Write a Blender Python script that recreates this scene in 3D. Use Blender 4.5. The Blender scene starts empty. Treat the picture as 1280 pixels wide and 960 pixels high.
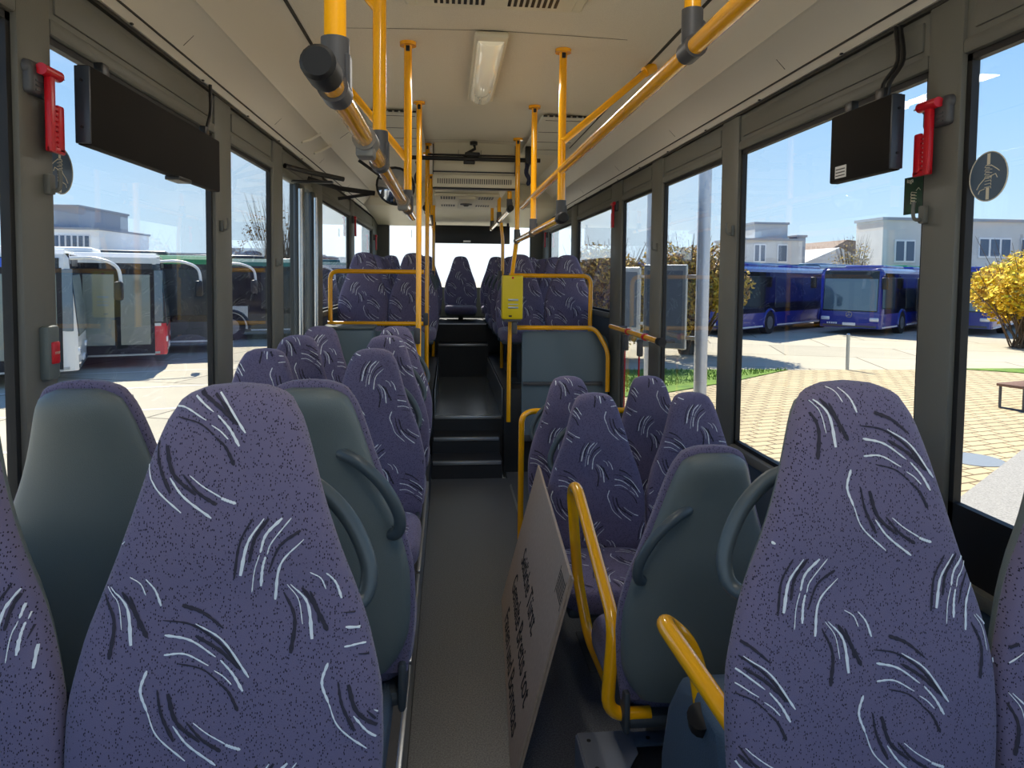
import bpy, bmesh, math, random
from mathutils import Vector, Matrix, Quaternion
random.seed(7)
SC = bpy.context.scene
COL = SC.collection
R = math.radians
E = 1.55          # eye height over the aisle floor
G = -0.80         # ground outside
CXB = 0.173       # centre line of the bus
XL, XR = -1.007, 1.353

# ------------------------------------------------------------------ materials
MATS = {}
def srgb(r, g, b):
    f = lambda c: (c/255/12.92) if c/255 <= .04045 else ((c/255+.055)/1.055)**2.4
    return (f(r), f(g), f(b), 1)
def mat(name, col, rough=.5, metal=0, noise=None, bump=None, coat=0, spec=.5, emit=None, sheen=0):
    """noise=(scale, second colour, amount) ; bump=(scale, strength)"""
    if name in MATS: return MATS[name]
    m = bpy.data.materials.new(name); m.use_nodes = True
    nt = m.node_tree; b = nt.nodes['Principled BSDF']
    b.inputs['Base Color'].default_value = col
    b.inputs['Roughness'].default_value = rough
    b.inputs['Metallic'].default_value = metal
    b.inputs['Coat Weight'].default_value = coat
    b.inputs['Specular IOR Level'].default_value = spec
    b.inputs['Sheen Weight'].default_value = sheen
    tc = nt.nodes.new('ShaderNodeTexCoord')
    if noise:
        n = nt.nodes.new('ShaderNodeTexNoise'); n.inputs['Scale'].default_value = noise[0]; n.inputs['Detail'].default_value = 4
        nt.links.new(tc.outputs['Object'], n.inputs['Vector'])
        r = nt.nodes.new('ShaderNodeValToRGB'); r.color_ramp.elements[0].position = .5-noise[2]; r.color_ramp.elements[1].position = .5+noise[2]
        r.color_ramp.elements[0].color = noise[1]; r.color_ramp.elements[1].color = col
        nt.links.new(n.outputs['Fac'], r.inputs['Fac']); nt.links.new(r.outputs['Color'], b.inputs['Base Color'])
    if bump:
        n2 = nt.nodes.new('ShaderNodeTexNoise'); n2.inputs['Scale'].default_value = bump[0]; n2.inputs['Detail'].default_value = 3
        nt.links.new(tc.outputs['Object'], n2.inputs['Vector'])
        bp = nt.nodes.new('ShaderNodeBump'); bp.inputs['Strength'].default_value = bump[1]; bp.inputs['Distance'].default_value = .004
        nt.links.new(n2.outputs['Fac'], bp.inputs['Height']); nt.links.new(bp.outputs['Normal'], b.inputs['Normal'])
    if emit:
        b.inputs['Emission Color'].default_value = emit[0]; b.inputs['Emission Strength'].default_value = emit[1]
    MATS[name] = m
    return m
def glass_mat(name, tint, ior=1.45, rough=0.0, gloss=1.0):
    m = bpy.data.materials.new(name); m.use_nodes = True
    nt = m.node_tree; nt.nodes.clear()
    o = nt.nodes.new('ShaderNodeOutputMaterial'); t = nt.nodes.new('ShaderNodeBsdfTransparent'); g = nt.nodes.new('ShaderNodeBsdfGlossy')
    t.inputs['Color'].default_value = tint; g.inputs['Roughness'].default_value = rough
    g.inputs['Color'].default_value = (gloss, gloss, gloss, 1)
    lw = nt.nodes.new('ShaderNodeLayerWeight'); lw.inputs['Blend'].default_value = .5
    pw_ = nt.nodes.new('ShaderNodeMath'); pw_.operation = 'POWER'; pw_.inputs[1].default_value = 5
    f = nt.nodes.new('ShaderNodeMapRange'); f.inputs['To Min'].default_value = .022; f.inputs['To Max'].default_value = .9
    nt.links.new(lw.outputs['Facing'], pw_.inputs[0]); nt.links.new(pw_.outputs[0], f.inputs['Value'])
    mx = nt.nodes.new('ShaderNodeMixShader')
    nt.links.new(f.outputs[0], mx.inputs[0]); nt.links.new(t.outputs[0], mx.inputs[1]); nt.links.new(g.outputs[0], mx.inputs[2])
    nt.links.new(mx.outputs[0], o.inputs['Surface'])
    MATS[name] = m; return m

def fabric_mat():
    m = mat('seat_fabric', srgb(112, 100, 130), .85, sheen=.2, spec=.2)
    nt = m.node_tree; b = nt.nodes['Principled BSDF']; tc = nt.nodes.new('ShaderNodeTexCoord')
    mp = nt.nodes.new('ShaderNodeMapping'); mp.inputs['Scale'].default_value = (1.35, .6, .75)
    nt.links.new(tc.outputs['Object'], mp.inputs['Vector'])
    v = nt.nodes.new('ShaderNodeTexVoronoi'); v.inputs['Scale'].default_value = 330
    nt.links.new(mp.outputs[0], v.inputs['Vector'])
    sep = nt.nodes.new('ShaderNodeSeparateColor'); nt.links.new(v.outputs['Color'], sep.inputs[0])
    a = nt.nodes.new('ShaderNodeMath'); a.operation = 'LESS_THAN'; a.inputs[1].default_value = .36
    nt.links.new(sep.outputs[0], a.inputs[0])
    d = nt.nodes.new('ShaderNodeMath'); d.operation = 'LESS_THAN'; d.inputs[1].default_value = .38
    nt.links.new(v.outputs['Distance'], d.inputs[0])
    k = nt.nodes.new('ShaderNodeMath'); k.operation = 'MULTIPLY'
    nt.links.new(a.outputs[0], k.inputs[0]); nt.links.new(d.outputs[0], k.inputs[1])
    n = nt.nodes.new('ShaderNodeTexNoise'); n.inputs['Scale'].default_value = 9; n.inputs['Detail'].default_value = 5
    nt.links.new(tc.outputs['Object'], n.inputs['Vector'])
    mx0 = nt.nodes.new('ShaderNodeMix'); mx0.data_type = 'RGBA'
    mx0.inputs['A'].default_value = srgb(106, 100, 128); mx0.inputs['B'].default_value = srgb(114, 105, 130)
    nt.links.new(n.outputs['Fac'], mx0.inputs['Factor'])
    mx = nt.nodes.new('ShaderNodeMix'); mx.data_type = 'RGBA'
    nt.links.new(mx0.outputs['Result'], mx.inputs['A']); mx.inputs['B'].default_value = srgb(38, 36, 48)
    nt.links.new(k.outputs[0], mx.inputs['Factor']); nt.links.new(mx.outputs['Result'], b.inputs['Base Color'])
    n2 = nt.nodes.new('ShaderNodeTexNoise'); n2.inputs['Scale'].default_value = 900
    nt.links.new(tc.outputs['Object'], n2.inputs['Vector'])
    bp = nt.nodes.new('ShaderNodeBump'); bp.inputs['Strength'].default_value = .35; bp.inputs['Distance'].default_value = .002
    nt.links.new(n2.outputs['Fac'], bp.inputs['Height']); nt.links.new(bp.outputs['Normal'], b.inputs['Normal'])
    return m
FAB = fabric_mat()
YARNW = mat('white_yarn', srgb(232, 236, 236), .9)
YARNK = mat('charcoal_yarn', srgb(52, 49, 60), .9)
SHELL = mat('shell_plastic', srgb(102, 111, 109), .42, bump=(500, .25), spec=.45)
DARKPL = mat('dark_plastic', srgb(62, 68, 72), .5, bump=(400, .2))
HANDLE = mat('handle_plastic', srgb(74, 84, 88), .38)
BLACK = mat('black_plastic', srgb(22, 22, 23), .4)
RUBBER = mat('black_rubber', srgb(14, 14, 15), .6)
YEL = mat('yellow_paint', srgb(255, 180, 6), .2, coat=.8)
GREYCL = mat('grey_clamp', srgb(74, 74, 76), .45)
CHROME = mat('steel', srgb(190, 192, 192), .25, 1)
ALU = mat('aluminium', srgb(176, 180, 182), .38, .9)
CEIL = mat('ceiling_laminate', srgb(224, 219, 206), .6, noise=(260, srgb(210, 204, 190), .2))
COVE = mat('coving_plastic', srgb(224, 219, 206), .42)
CREAM = mat('cream_plastic', srgb(222, 216, 196), .45)
PILLAR = mat('pillar_plastic', srgb(104, 104, 97), .5, bump=(300, .15))
WALLLOW = mat('lower_wall_laminate', srgb(70, 82, 92), .55)
FLOORM = mat('floor_vinyl', srgb(96, 99, 100), .36, noise=(190, srgb(46, 48, 50), .12), bump=(180, .35), spec=1.0)
PODM = mat('podium_vinyl', srgb(40, 43, 46), .5, noise=(300, srgb(18, 19, 22), .2))
PLATM = mat('platform_vinyl', srgb(110, 120, 124), .2, noise=(200, srgb(84, 92, 98), .2), bump=(150, .18), spec=.8)
GREYBOX = mat('housing_plastic', srgb(78, 94, 108), .5, bump=(250, .3))
PANEL = mat('partition_laminate', srgb(98, 114, 122), .45)
RED = mat('red_plastic', srgb(206, 18, 34), .35)
WHITEP = mat('white_plastic', srgb(235, 235, 232), .45)
CARD = mat('cardboard', srgb(176, 158, 140), .9, noise=(60, srgb(160, 143, 126), .3))
INK = mat('marker_ink', srgb(18, 14, 14), .8)
GLASS = glass_mat('window_glass', (.965, .985, .995, 1))

# ------------------------------------------------------------------ mesh helpers
class MB:
    def __init__(s): s.v = []; s.f = []; s.m = []
    def add(s, vs, fs, mi=0):
        o = len(s.v); s.v += [tuple(v) for v in vs]
        for f in fs: s.f.append(tuple(i+o for i in f)); s.m.append(mi)
        return s
    def box(s, x0, x1, y0, y1, z0, z1, bev=0, seg=2, mi=0, rot=None, piv=None):
        if bev <= 0:
            vs = [Vector((x, y, z)) for z in (z0, z1) for y in (y0, y1) for x in (x0, x1)]
            fs = [(0, 2, 3, 1), (4, 5, 7, 6), (0, 1, 5, 4), (2, 6, 7, 3), (0, 4, 6, 2), (1, 3, 7, 5)]
        else:
            bm = bmesh.new(); bmesh.ops.create_cube(bm, size=1)
            for v in bm.verts: v.co = Vector((x0+(v.co.x+.5)*(x1-x0), y0+(v.co.y+.5)*(y1-y0), z0+(v.co.z+.5)*(z1-z0)))
            b = min(bev, .49*min(x1-x0, y1-y0, z1-z0))
            bmesh.ops.bevel(bm, geom=bm.edges[:], offset=b, segments=seg, profile=.5, affect='EDGES')
            bm.verts.index_update(); vs = [v.co.copy() for v in bm.verts]; fs = [[v.index for v in f.verts] for f in bm.faces]; bm.free()
        if rot is not None:
            p = Vector(piv) if piv else Vector(((x0+x1)/2, (y0+y1)/2, (z0+z1)/2))
            vs = [rot @ (v-p) + p for v in vs]
        return s.add(vs, fs, mi)
    def sweep(s, pts, r, n=12, cap=True, mi=0, flat=1.0):
        pts = [Vector(p) for p in pts]; rs = r if isinstance(r, (list, tuple)) else [r]*len(pts)
        tang = []
        for i in range(len(pts)):
            a = pts[max(i-1, 0)]; b = pts[min(i+1, len(pts)-1)]; tang.append((b-a).normalized())
        up = Vector((0, 0, 1)) if abs(tang[0].z) < .9 else Vector((1, 0, 0))
        nrm = tang[0].cross(up).normalized(); vs = []; fs = []
        for i, p in enumerate(pts):
            if i: nrm = tang[i-1].rotation_difference(tang[i]) @ nrm
            nrm = (nrm - tang[i]*nrm.dot(tang[i])).normalized(); bi = tang[i].cross(nrm)
            for k in range(n):
                a = 2*math.pi*k/n; vs.append(p + (nrm*math.cos(a)*flat + bi*math.sin(a))*rs[i])
        for i in range(len(pts)-1):
            for k in range(n):
                k2 = (k+1) % n; fs.append((i*n+k, i*n+k2, (i+1)*n+k2, (i+1)*n+k))
        if cap:
            fs.append(tuple(reversed(range(n)))); fs.append(tuple((len(pts)-1)*n+k for k in range(n)))
        return s.add(vs, fs, mi)
    def cyl(s, a, b, r, n=16, mi=0, r2=None):
        return s.sweep([a, b], [r, r2 if r2 is not None else r], n, True, mi)
    def tube(s, pts, r, rad=.05, n=14, mi=0):
        return s.sweep(fillet(pts, rad), r, n, True, mi)
    def prism(s, poly, a, b, axis='x', mi=0):
        """poly in the two other axes, extruded from a to b"""
        def P(u, v, t):
            return (t, u, v) if axis == 'x' else ((u, t, v) if axis == 'y' else (u, v, t))
        n = len(poly); vs = [P(u, v, a) for u, v in poly]+[P(u, v, b) for u, v in poly]
        fs = [tuple(reversed(range(n))), tuple(range(n, 2*n))]+[(i, (i+1) % n, n+(i+1) % n, n+i) for i in range(n)]
        return s.add(vs, fs, mi)
    def build(s, name, mats, parent=None, smooth=35, loc=None):
        me = bpy.data.meshes.new(name); me.from_pydata(s.v, [], s.f)
        if not isinstance(mats, (list, tuple)): mats = [mats]
        for m in mats: me.materials.append(m)
        for p, mi in zip(me.polygons, s.m): p.material_index = mi
        bm = bmesh.new(); bm.from_mesh(me); bmesh.ops.recalc_face_normals(bm, faces=bm.faces[:])
        if smooth:
            for f in bm.faces: f.smooth = True
            c = R(smooth)
            for e in bm.edges:
                if len(e.link_faces) == 2:
                    if e.link_faces[0].normal.angle(e.link_faces[1].normal, 0) > c: e.smooth = False
        bm.to_mesh(me); bm.free()
        o = bpy.data.objects.new(name, me); COL.objects.link(o)
        if parent: o.parent = parent
        if loc: o.location = loc
        return o
def fillet(pts, rad, seg=7):
    pts = [Vector(p) for p in pts]; out = [pts[0]]
    for i in range(1, len(pts)-1):
        a, b, c = pts[i-1], pts[i], pts[i+1]; d1 = (a-b); d2 = (c-b); l = min(rad, d1.length*.49, d2.length*.49)
        p0 = b+d1.normalized()*l; p2 = b+d2.normalized()*l
        for k in range(seg+1):
            t = k/seg; out.append(p0*(1-t)**2+b*2*t*(1-t)+p2*t*t)
    out.append(pts[-1]); return out
def catmull(pts, n=6):
    P = [Vector(p) for p in pts]; P = [P[0]*2-P[1]]+P+[P[-1]*2-P[-2]]; out = []
    for i in range(1, len(P)-2):
        for k in range(n):
            t = k/n; a, b, c, d = P[i-1:i+3]
            out.append(.5*((2*b)+(c-a)*t+(2*a-5*b+4*c-d)*t*t+(3*b-a-3*c+d)*t**3))
    out.append(P[-2]); return out
def empty(name, loc=(0, 0, 0), rz=0, label=None, cat=None, group=None):
    o = bpy.data.objects.new(name, None); COL.objects.link(o); o.location = loc; o.rotation_euler = (0, 0, rz); o.empty_display_size = .1
    return tag(o, label, cat, group)
def tag(o, label=None, cat=None, group=None, kind=None):
    if label: o['label'] = label
    if cat: o['category'] = cat
    if group: o['group'] = group
    if kind: o['kind'] = kind
    return o
def struct(o): o['kind'] = 'structure'; return o
def copy_tree(o, parent=None):
    bpy.context.view_layer.update(); c = o.copy(); COL.objects.link(c)
    if parent: c.parent = parent
    for ch in [x for x in bpy.data.objects if x.parent == o]: copy_tree(ch, c)
    return c
def text(body, size, material, loc, rot, parent, name='lettering', ext=.0008, shear=0, align='CENTER', sx=1):
    cu = bpy.data.curves.new(name, 'FONT'); cu.body = body; cu.size = size; cu.extrude = ext; cu.shear = shear; cu.align_x = align; cu.align_y = 'CENTER'
    cu.materials.append(material)
    o = bpy.data.objects.new(name, cu); COL.objects.link(o); o.location = loc; o.rotation_euler = rot; o.scale = (sx, 1, 1)
    if parent: o.parent = parent
    me = bpy.data.meshes.new_from_object(o); me.name = name
    q = bpy.data.objects.new(name, me); COL.objects.link(q); q.location = loc; q.rotation_euler = rot; q.scale = (sx, 1, 1); q.parent = parent
    bpy.data.objects.remove(o); q.name = name
    return q
def each(name, mats, parent, mbs):
    return [m_.build(name, mats, parent) for m_ in mbs]

# ------------------------------------------------------------------ camera
cam = bpy.data.cameras.new('camera'); co = bpy.data.objects.new('camera', cam); COL.objects.link(co); SC.camera = co
cam.sensor_width = 36; cam.lens = 860/1280*36; cam.shift_y = -(480-390)/1280; cam.clip_start = .05; cam.clip_end = 600
YAW, PIT, ROLL = R(5.3), R(3), R(.6)
f = Vector((math.sin(YAW)*math.cos(PIT), math.cos(YAW)*math.cos(PIT), -math.sin(PIT)))
r0 = Vector((math.cos(YAW), -math.sin(YAW), 0)); u0 = r0.cross(f)
rr = r0*math.cos(ROLL)+u0*math.sin(ROLL); uu = -r0*math.sin(ROLL)+u0*math.cos(ROLL)
mw = Matrix((rr, uu, -f)).transposed().to_4x4(); mw.translation = Vector((0, 0, E)); co.matrix_world = mw

# ------------------------------------------------------------------ world and sun
SUN = Vector((-.24, .85, 1.0)).normalized()
w = bpy.data.worlds.new('sky'); SC.world = w; w.use_nodes = True; nt = w.node_tree; nt.nodes.clear()
out = nt.nodes.new('ShaderNodeOutputWorld'); bg = nt.nodes.new('ShaderNodeBackground'); tc = nt.nodes.new('ShaderNodeTexCoord')
sp = nt.nodes.new('ShaderNodeSeparateXYZ'); nt.links.new(tc.outputs['Generated'], sp.inputs[0])
rp = nt.nodes.new('ShaderNodeValToRGB'); e = rp.color_ramp.elements
e[0].position = 0.0; e[0].color = (.70, .86, 1.0, 1); e[1].position = .75; e[1].color = (.08, .22, .62, 1)
for p, c in ((.07, (.58, .80, 1.0, 1)), (.2, (.40, .66, .98, 1)), (.4, (.22, .46, .88, 1))):
    k = rp.color_ramp.elements.new(p); k.color = c
nt.links.new(sp.outputs['Z'], rp.inputs['Fac'])
dt = nt.nodes.new('ShaderNodeVectorMath'); dt.operation = 'DOT_PRODUCT'
glowdir = Vector((.02, 1, .22)).normalized(); dt.inputs[1].default_value = glowdir
nt.links.new(tc.outputs['Generated'], dt.inputs[0])
pw = nt.nodes.new('ShaderNodeMath'); pw.operation = 'POWER'; pw.inputs[1].default_value = 38
mxx = nt.nodes.new('ShaderNodeMath'); mxx.operation = 'MAXIMUM'; mxx.inputs[1].default_value = 0
nt.links.new(dt.outputs['Value'], mxx.inputs[0]); nt.links.new(mxx.outputs[0], pw.inputs[0])
gl = nt.nodes.new('ShaderNodeMix'); gl.data_type = 'RGBA'; gl.inputs['B'].default_value = (1.5, 1.55, 1.55, 1)
nt.links.new(pw.outputs[0], gl.inputs['Factor']); nt.links.new(rp.outputs['Color'], gl.inputs['A'])
cn = nt.nodes.new('ShaderNodeTexNoise'); cn.inputs['Scale'].default_value = 2.2; cn.inputs['Detail'].default_value = 6
mpc = nt.nodes.new('ShaderNodeMapping'); mpc.inputs['Scale'].default_value = (1, 1, 4.5)
nt.links.new(tc.outputs['Generated'], mpc.inputs[0]); nt.links.new(mpc.outputs[0], cn.inputs['Vector'])
cr = nt.nodes.new('ShaderNodeMapRange'); cr.inputs['From Min'].default_value = .5; cr.inputs['From Max'].default_value = .8; cr.inputs['To Max'].default_value = .3
nt.links.new(cn.outputs['Fac'], cr.inputs['Value'])
cl = nt.nodes.new('ShaderNodeMix'); cl.data_type = 'RGBA'; cl.inputs['B'].default_value = (.95, .97, 1, 1)
nt.links.new(cr.outputs[0], cl.inputs['Factor']); nt.links.new(gl.outputs['Result'], cl.inputs['A'])
nt.links.new(cl.outputs['Result'], bg.inputs['Color']); bg.inputs['Strength'].default_value = .66
nt.links.new(bg.outputs[0], out.inputs['Surface'])
sl = bpy.data.lights.new('sun', 'SUN'); sl.energy = 5.4; sl.angle = R(.6); sl.color = (1, .92, .78)
so = bpy.data.objects.new('sun', sl); COL.objects.link(so); so.rotation_euler = SUN.to_track_quat('Z', 'Y').to_euler(); so.location = (0, 30, 30)
SC.view_settings.view_transform = 'Standard'; SC.view_settings.look = 'None'; SC.view_settings.gamma = 1; SC.view_settings.use_curve_mapping = False
SC.view_settings.exposure = 0.8
SC.cycles.max_bounces = 10; SC.cycles.diffuse_bounces = 6; SC.cycles.transparent_max_bounces = 24
try: SC.cycles.use_denoising = True
except Exception: pass

# ------------------------------------------------------------------ bus shell
Y0, Y1 = -1.3, 9.8
ZW1 = 2.143       # window top
SILL, SILLR = .765, 1.25
# floor: aisle, steps, platform, podiums
fl = MB()
fl.box(-.12, .46, Y0, 5.19, -.12, 0)
fl.box(.46, XR, Y0, 5.35, -.12, 0)
struct(fl.build('floor', FLOORM))
st = MB()
st.box(-.12, .42, 5.19, 5.46, -.12, .13); st.box(-.12, .42, 5.46, 5.72, -.12, .25); st.box(-.12, .46, 5.72, 5.9, -.12, .365)
st.box(-.12, .47, 8.0, 8.35, -.12, .745); st.box(-.12, .47, 8.35, Y1, -.12, .965)
struct(st.build('floor_steps', PODM))
pl = MB(); pl.box(-.12, .46, 5.73, 8.0, -.12, .37)
struct(pl.build('floor_platform', PLATM))
no = MB()
for y, z, a, b in ((5.19, .13, -.11, .41), (5.46, .25, -.11, .41), (5.72, .37, -.11, .45), (8.0, .75, -.11, .46)):
    no.box(a, b, y-.008, y+.03, z-.022, z+.004, .003)
no.box(-.11, .46, 8.342, 8.36, .955, .969)
tag(no.build('trim_1', ALU), kind='structure')
pd = MB()
pd.box(XL, -.12, Y0, 5.1, -.12, .22, .008)             # left podium up to the door well
pd.box(XL, -.12, 5.6, Y1, -.12, .62, .008)
pd.box(.46, XR, 5.6, Y1, -.12, .62, .008)
pd.box(XL, -.12, 8.35, Y1, .6, .965); pd.box(.46, XR, 8.35, Y1, .6, .965)
struct(pd.build('floor_podium', PODM))
tr = MB()
for a, b in ((.9, 1.64), (1.66, 2.3), (2.32, 3.02), (3.05, 4.4)):
    tr.box(-.135, -.118, a, b, .06, .225, .004)
tr.box(-.112, -.104, 5.74, 8.0, .37, .60, .002); tr.box(.455, .463, 5.74, 8.0, .37, .60, .002)
tag(tr.build('trim_2', ALU), kind='structure')
t3 = MB(); t3.box(.466, .472, 3.0, 5.0, 0, .012); t3.box(.46, .466, 3.0, 5.0, 0, .004)
tag(t3.build('trim_3', ALU), kind='structure')
# wheel housing and step by the near right seats
wh = MB()
wh.prism([(-1.3, .0), (1.53, 0), (1.53, .44), (1.49, .58), (1.42, .68), (1.32, .73), (1.18, .73), (1.13, .60), (-1.3, .60)], .50, XR-.016, 'x')
wa = wh.build('wheel_housing', GREYBOX); tag(wa, 'blue grey moulded wheel housing under the near right seats', 'wheel housing')
b_ = wa.modifiers.new('b', 'BEVEL'); b_.width = .03; b_.segments = 3
wl = MB(); wl.prism([(-1.3, .50), (1.62, .50), (1.62, .585), (-1.3, .585)], XL+.016, -.125, 'x'); wl.prism([(-1.3, .225), (1.5, .225), (1.5, .51), (-1.3, .51)], XL+.016, -.30, 'x')
wlo = wl.build('wheel_housing', GREYBOX); tag(wlo, 'blue grey wheel housing under the near left seats beside the aisle', 'wheel housing')
b_ = wlo.modifiers.new('b', 'BEVEL'); b_.width = .02; b_.segments = 3
sp_ = empty('step_block', (.38, 1.56, 0), label='low dark step block with grey metal edging below the yellow rail', cat='step')
MB().box(0, .26, 0, .31, 0, .235, .006).build('tread', PODM, sp_)
e1 = MB(); e1.box(-.006, .265, .26, .315, .232, .243, .002); e1.box(-.006, .055, -.0, .26, .232, .243, .002); e1.box(-.012, -.002, 0, .315, .03, .243, .002)
e1.prism([(-.006, .315), (.15, .315), (.145, .22), (.10, .155), (.04, .12), (-.006, .12)], .243, .247, 'z')
e1.build('edge_trim', mat('grey_trim', srgb(120, 126, 136), .45, .3), sp_)
each('screw', BLACK, sp_, [MB().cyl((x, y, .246), (x, y, .2485), .006, 10) for x, y in ((.02, .28), (.02, .17), (.19, .28), (.03, .06))])

# walls: lower panel, header, pillars in one mesh per side
def wall(side, segs, name):
    """segs: list of (y0,y1,sill) openings; everything else is pillar"""
    s = 1 if side == 'R' else -1; X = XR if s > 0 else XL
    def bx(mb, a, b, y0, y1, z0, z1, bev=0):   # a, b measured outwards from X
        x0, x1 = sorted((X+s*a, X+s*b)); mb.box(x0, x1, y0, y1, z0, z1, bev)
    m = MB()
    bx(m, 0, .034, Y0, Y1+.1, ZW1+.03, 2.5)
    ys = sorted(segs); cur = Y0; pil = []
    for y0, y1, z in ys:
        pil.append((cur, y0)); cur = y1
        if z > -.5: bx(m, 0, .034, y0, y1, -.12, z-.03)
    pil.append((cur, Y1+.1))
    for a, b in pil:
        bx(m, -.012, .034, a, b, -.12, 2.36, .012)
    for y0, y1, z in ys:      # raised header field over each window
        bx(m, -.006, .02, y0+.03, y1-.03, ZW1+.06, 2.285, .004)
        bx(m, -.012, .03, y0-.002, y1+.002, ZW1+.0, ZW1+.042, .01)
        if z > -.5: bx(m, -.02, .034, y0, y1, z-.045, z+.0, .012)
    o = m.build(name, PILLAR); struct(o); return o
segL = [(-1.1, 1.72, SILL), (1.86, 3.08, SILL), (3.30, 4.06, SILL), (4.29, 5.20, -.6), (5.60, 7.17, SILLR), (7.47, 9.24, SILLR)]
segR = [(-1.1, 1.725, SILL), (1.86, 3.13, SILL), (3.33, 4.28, SILL), (4.51, 5.30, .3), (5.65, 7.19, SILLR), (7.52, 9.24, SILLR)]
wall('L', segL, 'wall_left'); wall('R', segR, 'wall_right')
# dark lower lining and outer skin
for nm, X, s in (('baseboard_left', XL, -1), ('baseboard_right', XR, 1)):
    m = MB()
    for y0, y1, z in (segL if s < 0 else segR):
        if z > .2:
            x0, x1 = sorted((X-s*.006, X+s*.003)); m.box(x0, x1, y0, y1, 0, z-.05)
    struct(m.build(nm, WALLLOW))
# windows
wn = 0
for s, X, segs in ((-1, XL, segL), (1, XR, segR)):
    for i, (y0, y1, z) in enumerate(segs):
        if z < -.5: continue
        wn += 1; z0 = z
        if i == 0: z0 = z
        fr = MB(); a, b = sorted((X+s*.004, X+s*.026)); g = .018
        zb = z0+(.17 if i == 0 else .0)
        fr.box(a, b, y0, y0+g, z0, ZW1); fr.box(a, b, y1-g, y1, z0, ZW1); fr.box(a, b, y0, y1, ZW1-g, ZW1); fr.box(a, b, y0, y1, z0, zb+g)
        o = fr.build('window_%d' % wn, RUBBER); struct(o)
        p = MB(); a, b = sorted((X+s*.014, X+s*.018)); p.box(a, b, y0, y1, z0, ZW1)
        q = p.build('pane', GLASS, o)
# rear wall with the back window
rw = MB()
rw.box(XL-.05, XR+.05, Y1, Y1+.12, -.12, 1.38); rw.box(XL-.05, XR+.05, Y1, Y1+.12, 2.26, 2.72)
rw.box(XL-.05, -.84, Y1, Y1+.12, 1.3, 2.3); rw.box(1.17, XR+.05, Y1, Y1+.12, 1.3, 2.3)
struct(rw.build('wall_rear', PILLAR))
p = MB(); p.box(-.86, 1.19, Y1+.05, Y1+.055, 1.36, 2.28)
wr = MB(); wr.box(-.86, -.83, Y1+.03, Y1+.06, 1.36, 2.28); wr.box(1.16, 1.19, Y1+.03, Y1+.06, 1.36, 2.28); wr.box(-.86, 1.19, Y1+.03, Y1+.06, 2.25, 2.28)
wro = wr.build('window_%d' % (wn+1), RUBBER); struct(wro); p.build('pane', GLASS, wro)
# ceiling: extruded profile with real thickness
prof = [(-1.19, 2.318), (-1.155, 2.315), (-1.12, 2.36), (-1.03, 2.450), (-1.012, 2.450), (-1.0, 2.466), (-.86, 2.578), (-.825, 2.592), (-.78, 2.598), (-.4, 2.612), (0, 2.62)]
prof = prof + [(-x, z) for x, z in reversed(prof[:-1])]
cm = MB(); cvm = MB()
def strip(mb, pts, y0, y1):
    n = len(pts); top = [(x, z+.05) for x, z in pts]
    loop = pts+list(reversed(top)); mb.prism([(x+CXB, z) for x, z in loop], y0, y1, 'y')
strip(cm, prof[8:13], Y0, Y1+.1)
struct(cm.build('ceiling', CEIL))
strip(cvm, prof[:9], Y0, Y1+.1); strip(cvm, prof[12:], Y0, Y1+.1)
struct(cvm.build('ceiling_coving', COVE, smooth=50))
rf = MB(); rf.box(XL-.1, XR+.1, Y0, Y1+.15, 2.69, 2.74); rf.box(XL-.10, XL-.03, Y0, Y1+.1, 2.3, 2.72); rf.box(XR+.03, XR+.10, Y0, Y1+.1, 2.3, 2.72)
struct(rf.build('ceiling_roof', PILLAR))
# dark grooves and seams
gr = MB()
for s in (-1, 1):
    gr.box(CXB+s*.80-.007, CXB+s*.80+.007, Y0, 5.6, 2.592, 2.5985)
    gr.box(CXB+s*1.176-.012, CXB+s*1.176+.012, Y0, Y1, 2.305, 2.322)
    gr.box(CXB+s*1.135-.0015, CXB+s*1.135+.0015, Y0, Y1, 2.336, 2.348)
    for y in (.1, 1.35, 2.6, 3.9, 5.2, 6.6, 8.0):
        a = (CXB+s*1.12, 2.36); b = (CXB+s*1.03, 2.452); c = (CXB+s*.86, 2.578)
        for p0, p1 in ((a, b), (b, c)):
            gr.add([(p0[0], y, p0[1]-.0008), (p1[0], y, p1[1]-.0008), (p1[0], y+.004, p1[1]-.0008), (p0[0], y+.004, p0[1]-.0008), (p0[0], y, p0[1]+.004), (p1[0], y, p1[1]+.004), (p1[0], y+.004, p1[1]+.004), (p0[0], y+.004, p0[1]+.004)],
                   [(0, 1, 2, 3), (4, 7, 6, 5), (0, 4, 5, 1), (3, 2, 6, 7), (0, 3, 7, 4), (1, 5, 6, 2)])
for y in (3.06, 5.5):
    for k in range(10):
        x0 = -.7+k*.14; z = lambda x: 2.62-.02*(abs(x)/.78)**1.3
        gr.add([(CXB+x0, y, z(x0)-.0012), (CXB+x0+.14, y, z(x0+.14)-.0012), (CXB+x0+.14, y+.005, z(x0+.14)-.0012), (CXB+x0, y+.005, z(x0)-.0012)], [(0, 1, 2, 3)])
for s in (-1, 1):
    for k in range(16):
        y = .4+k*.62; gr.box(CXB+s*1.15-.004, CXB+s*1.15+.004, y, y+.01, 2.312, 2.3165)
tag(gr.build('trim_4', mat('seam_gap', srgb(58, 56, 50), .8)), kind='structure')
# bulge mouldings on the left coving (door gear cover ribs)
cb = MB(); 
for y in (4.55, 4.95):
    cb.sweep(catmull([(CXB-1.10, y-.06, 2.38), (CXB-1.06, y+.02, 2.412), (CXB-1.0, y+.05, 2.458)], 5), .010, 8)
tag(cb.build('trim_5', COVE), kind='structure')
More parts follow.
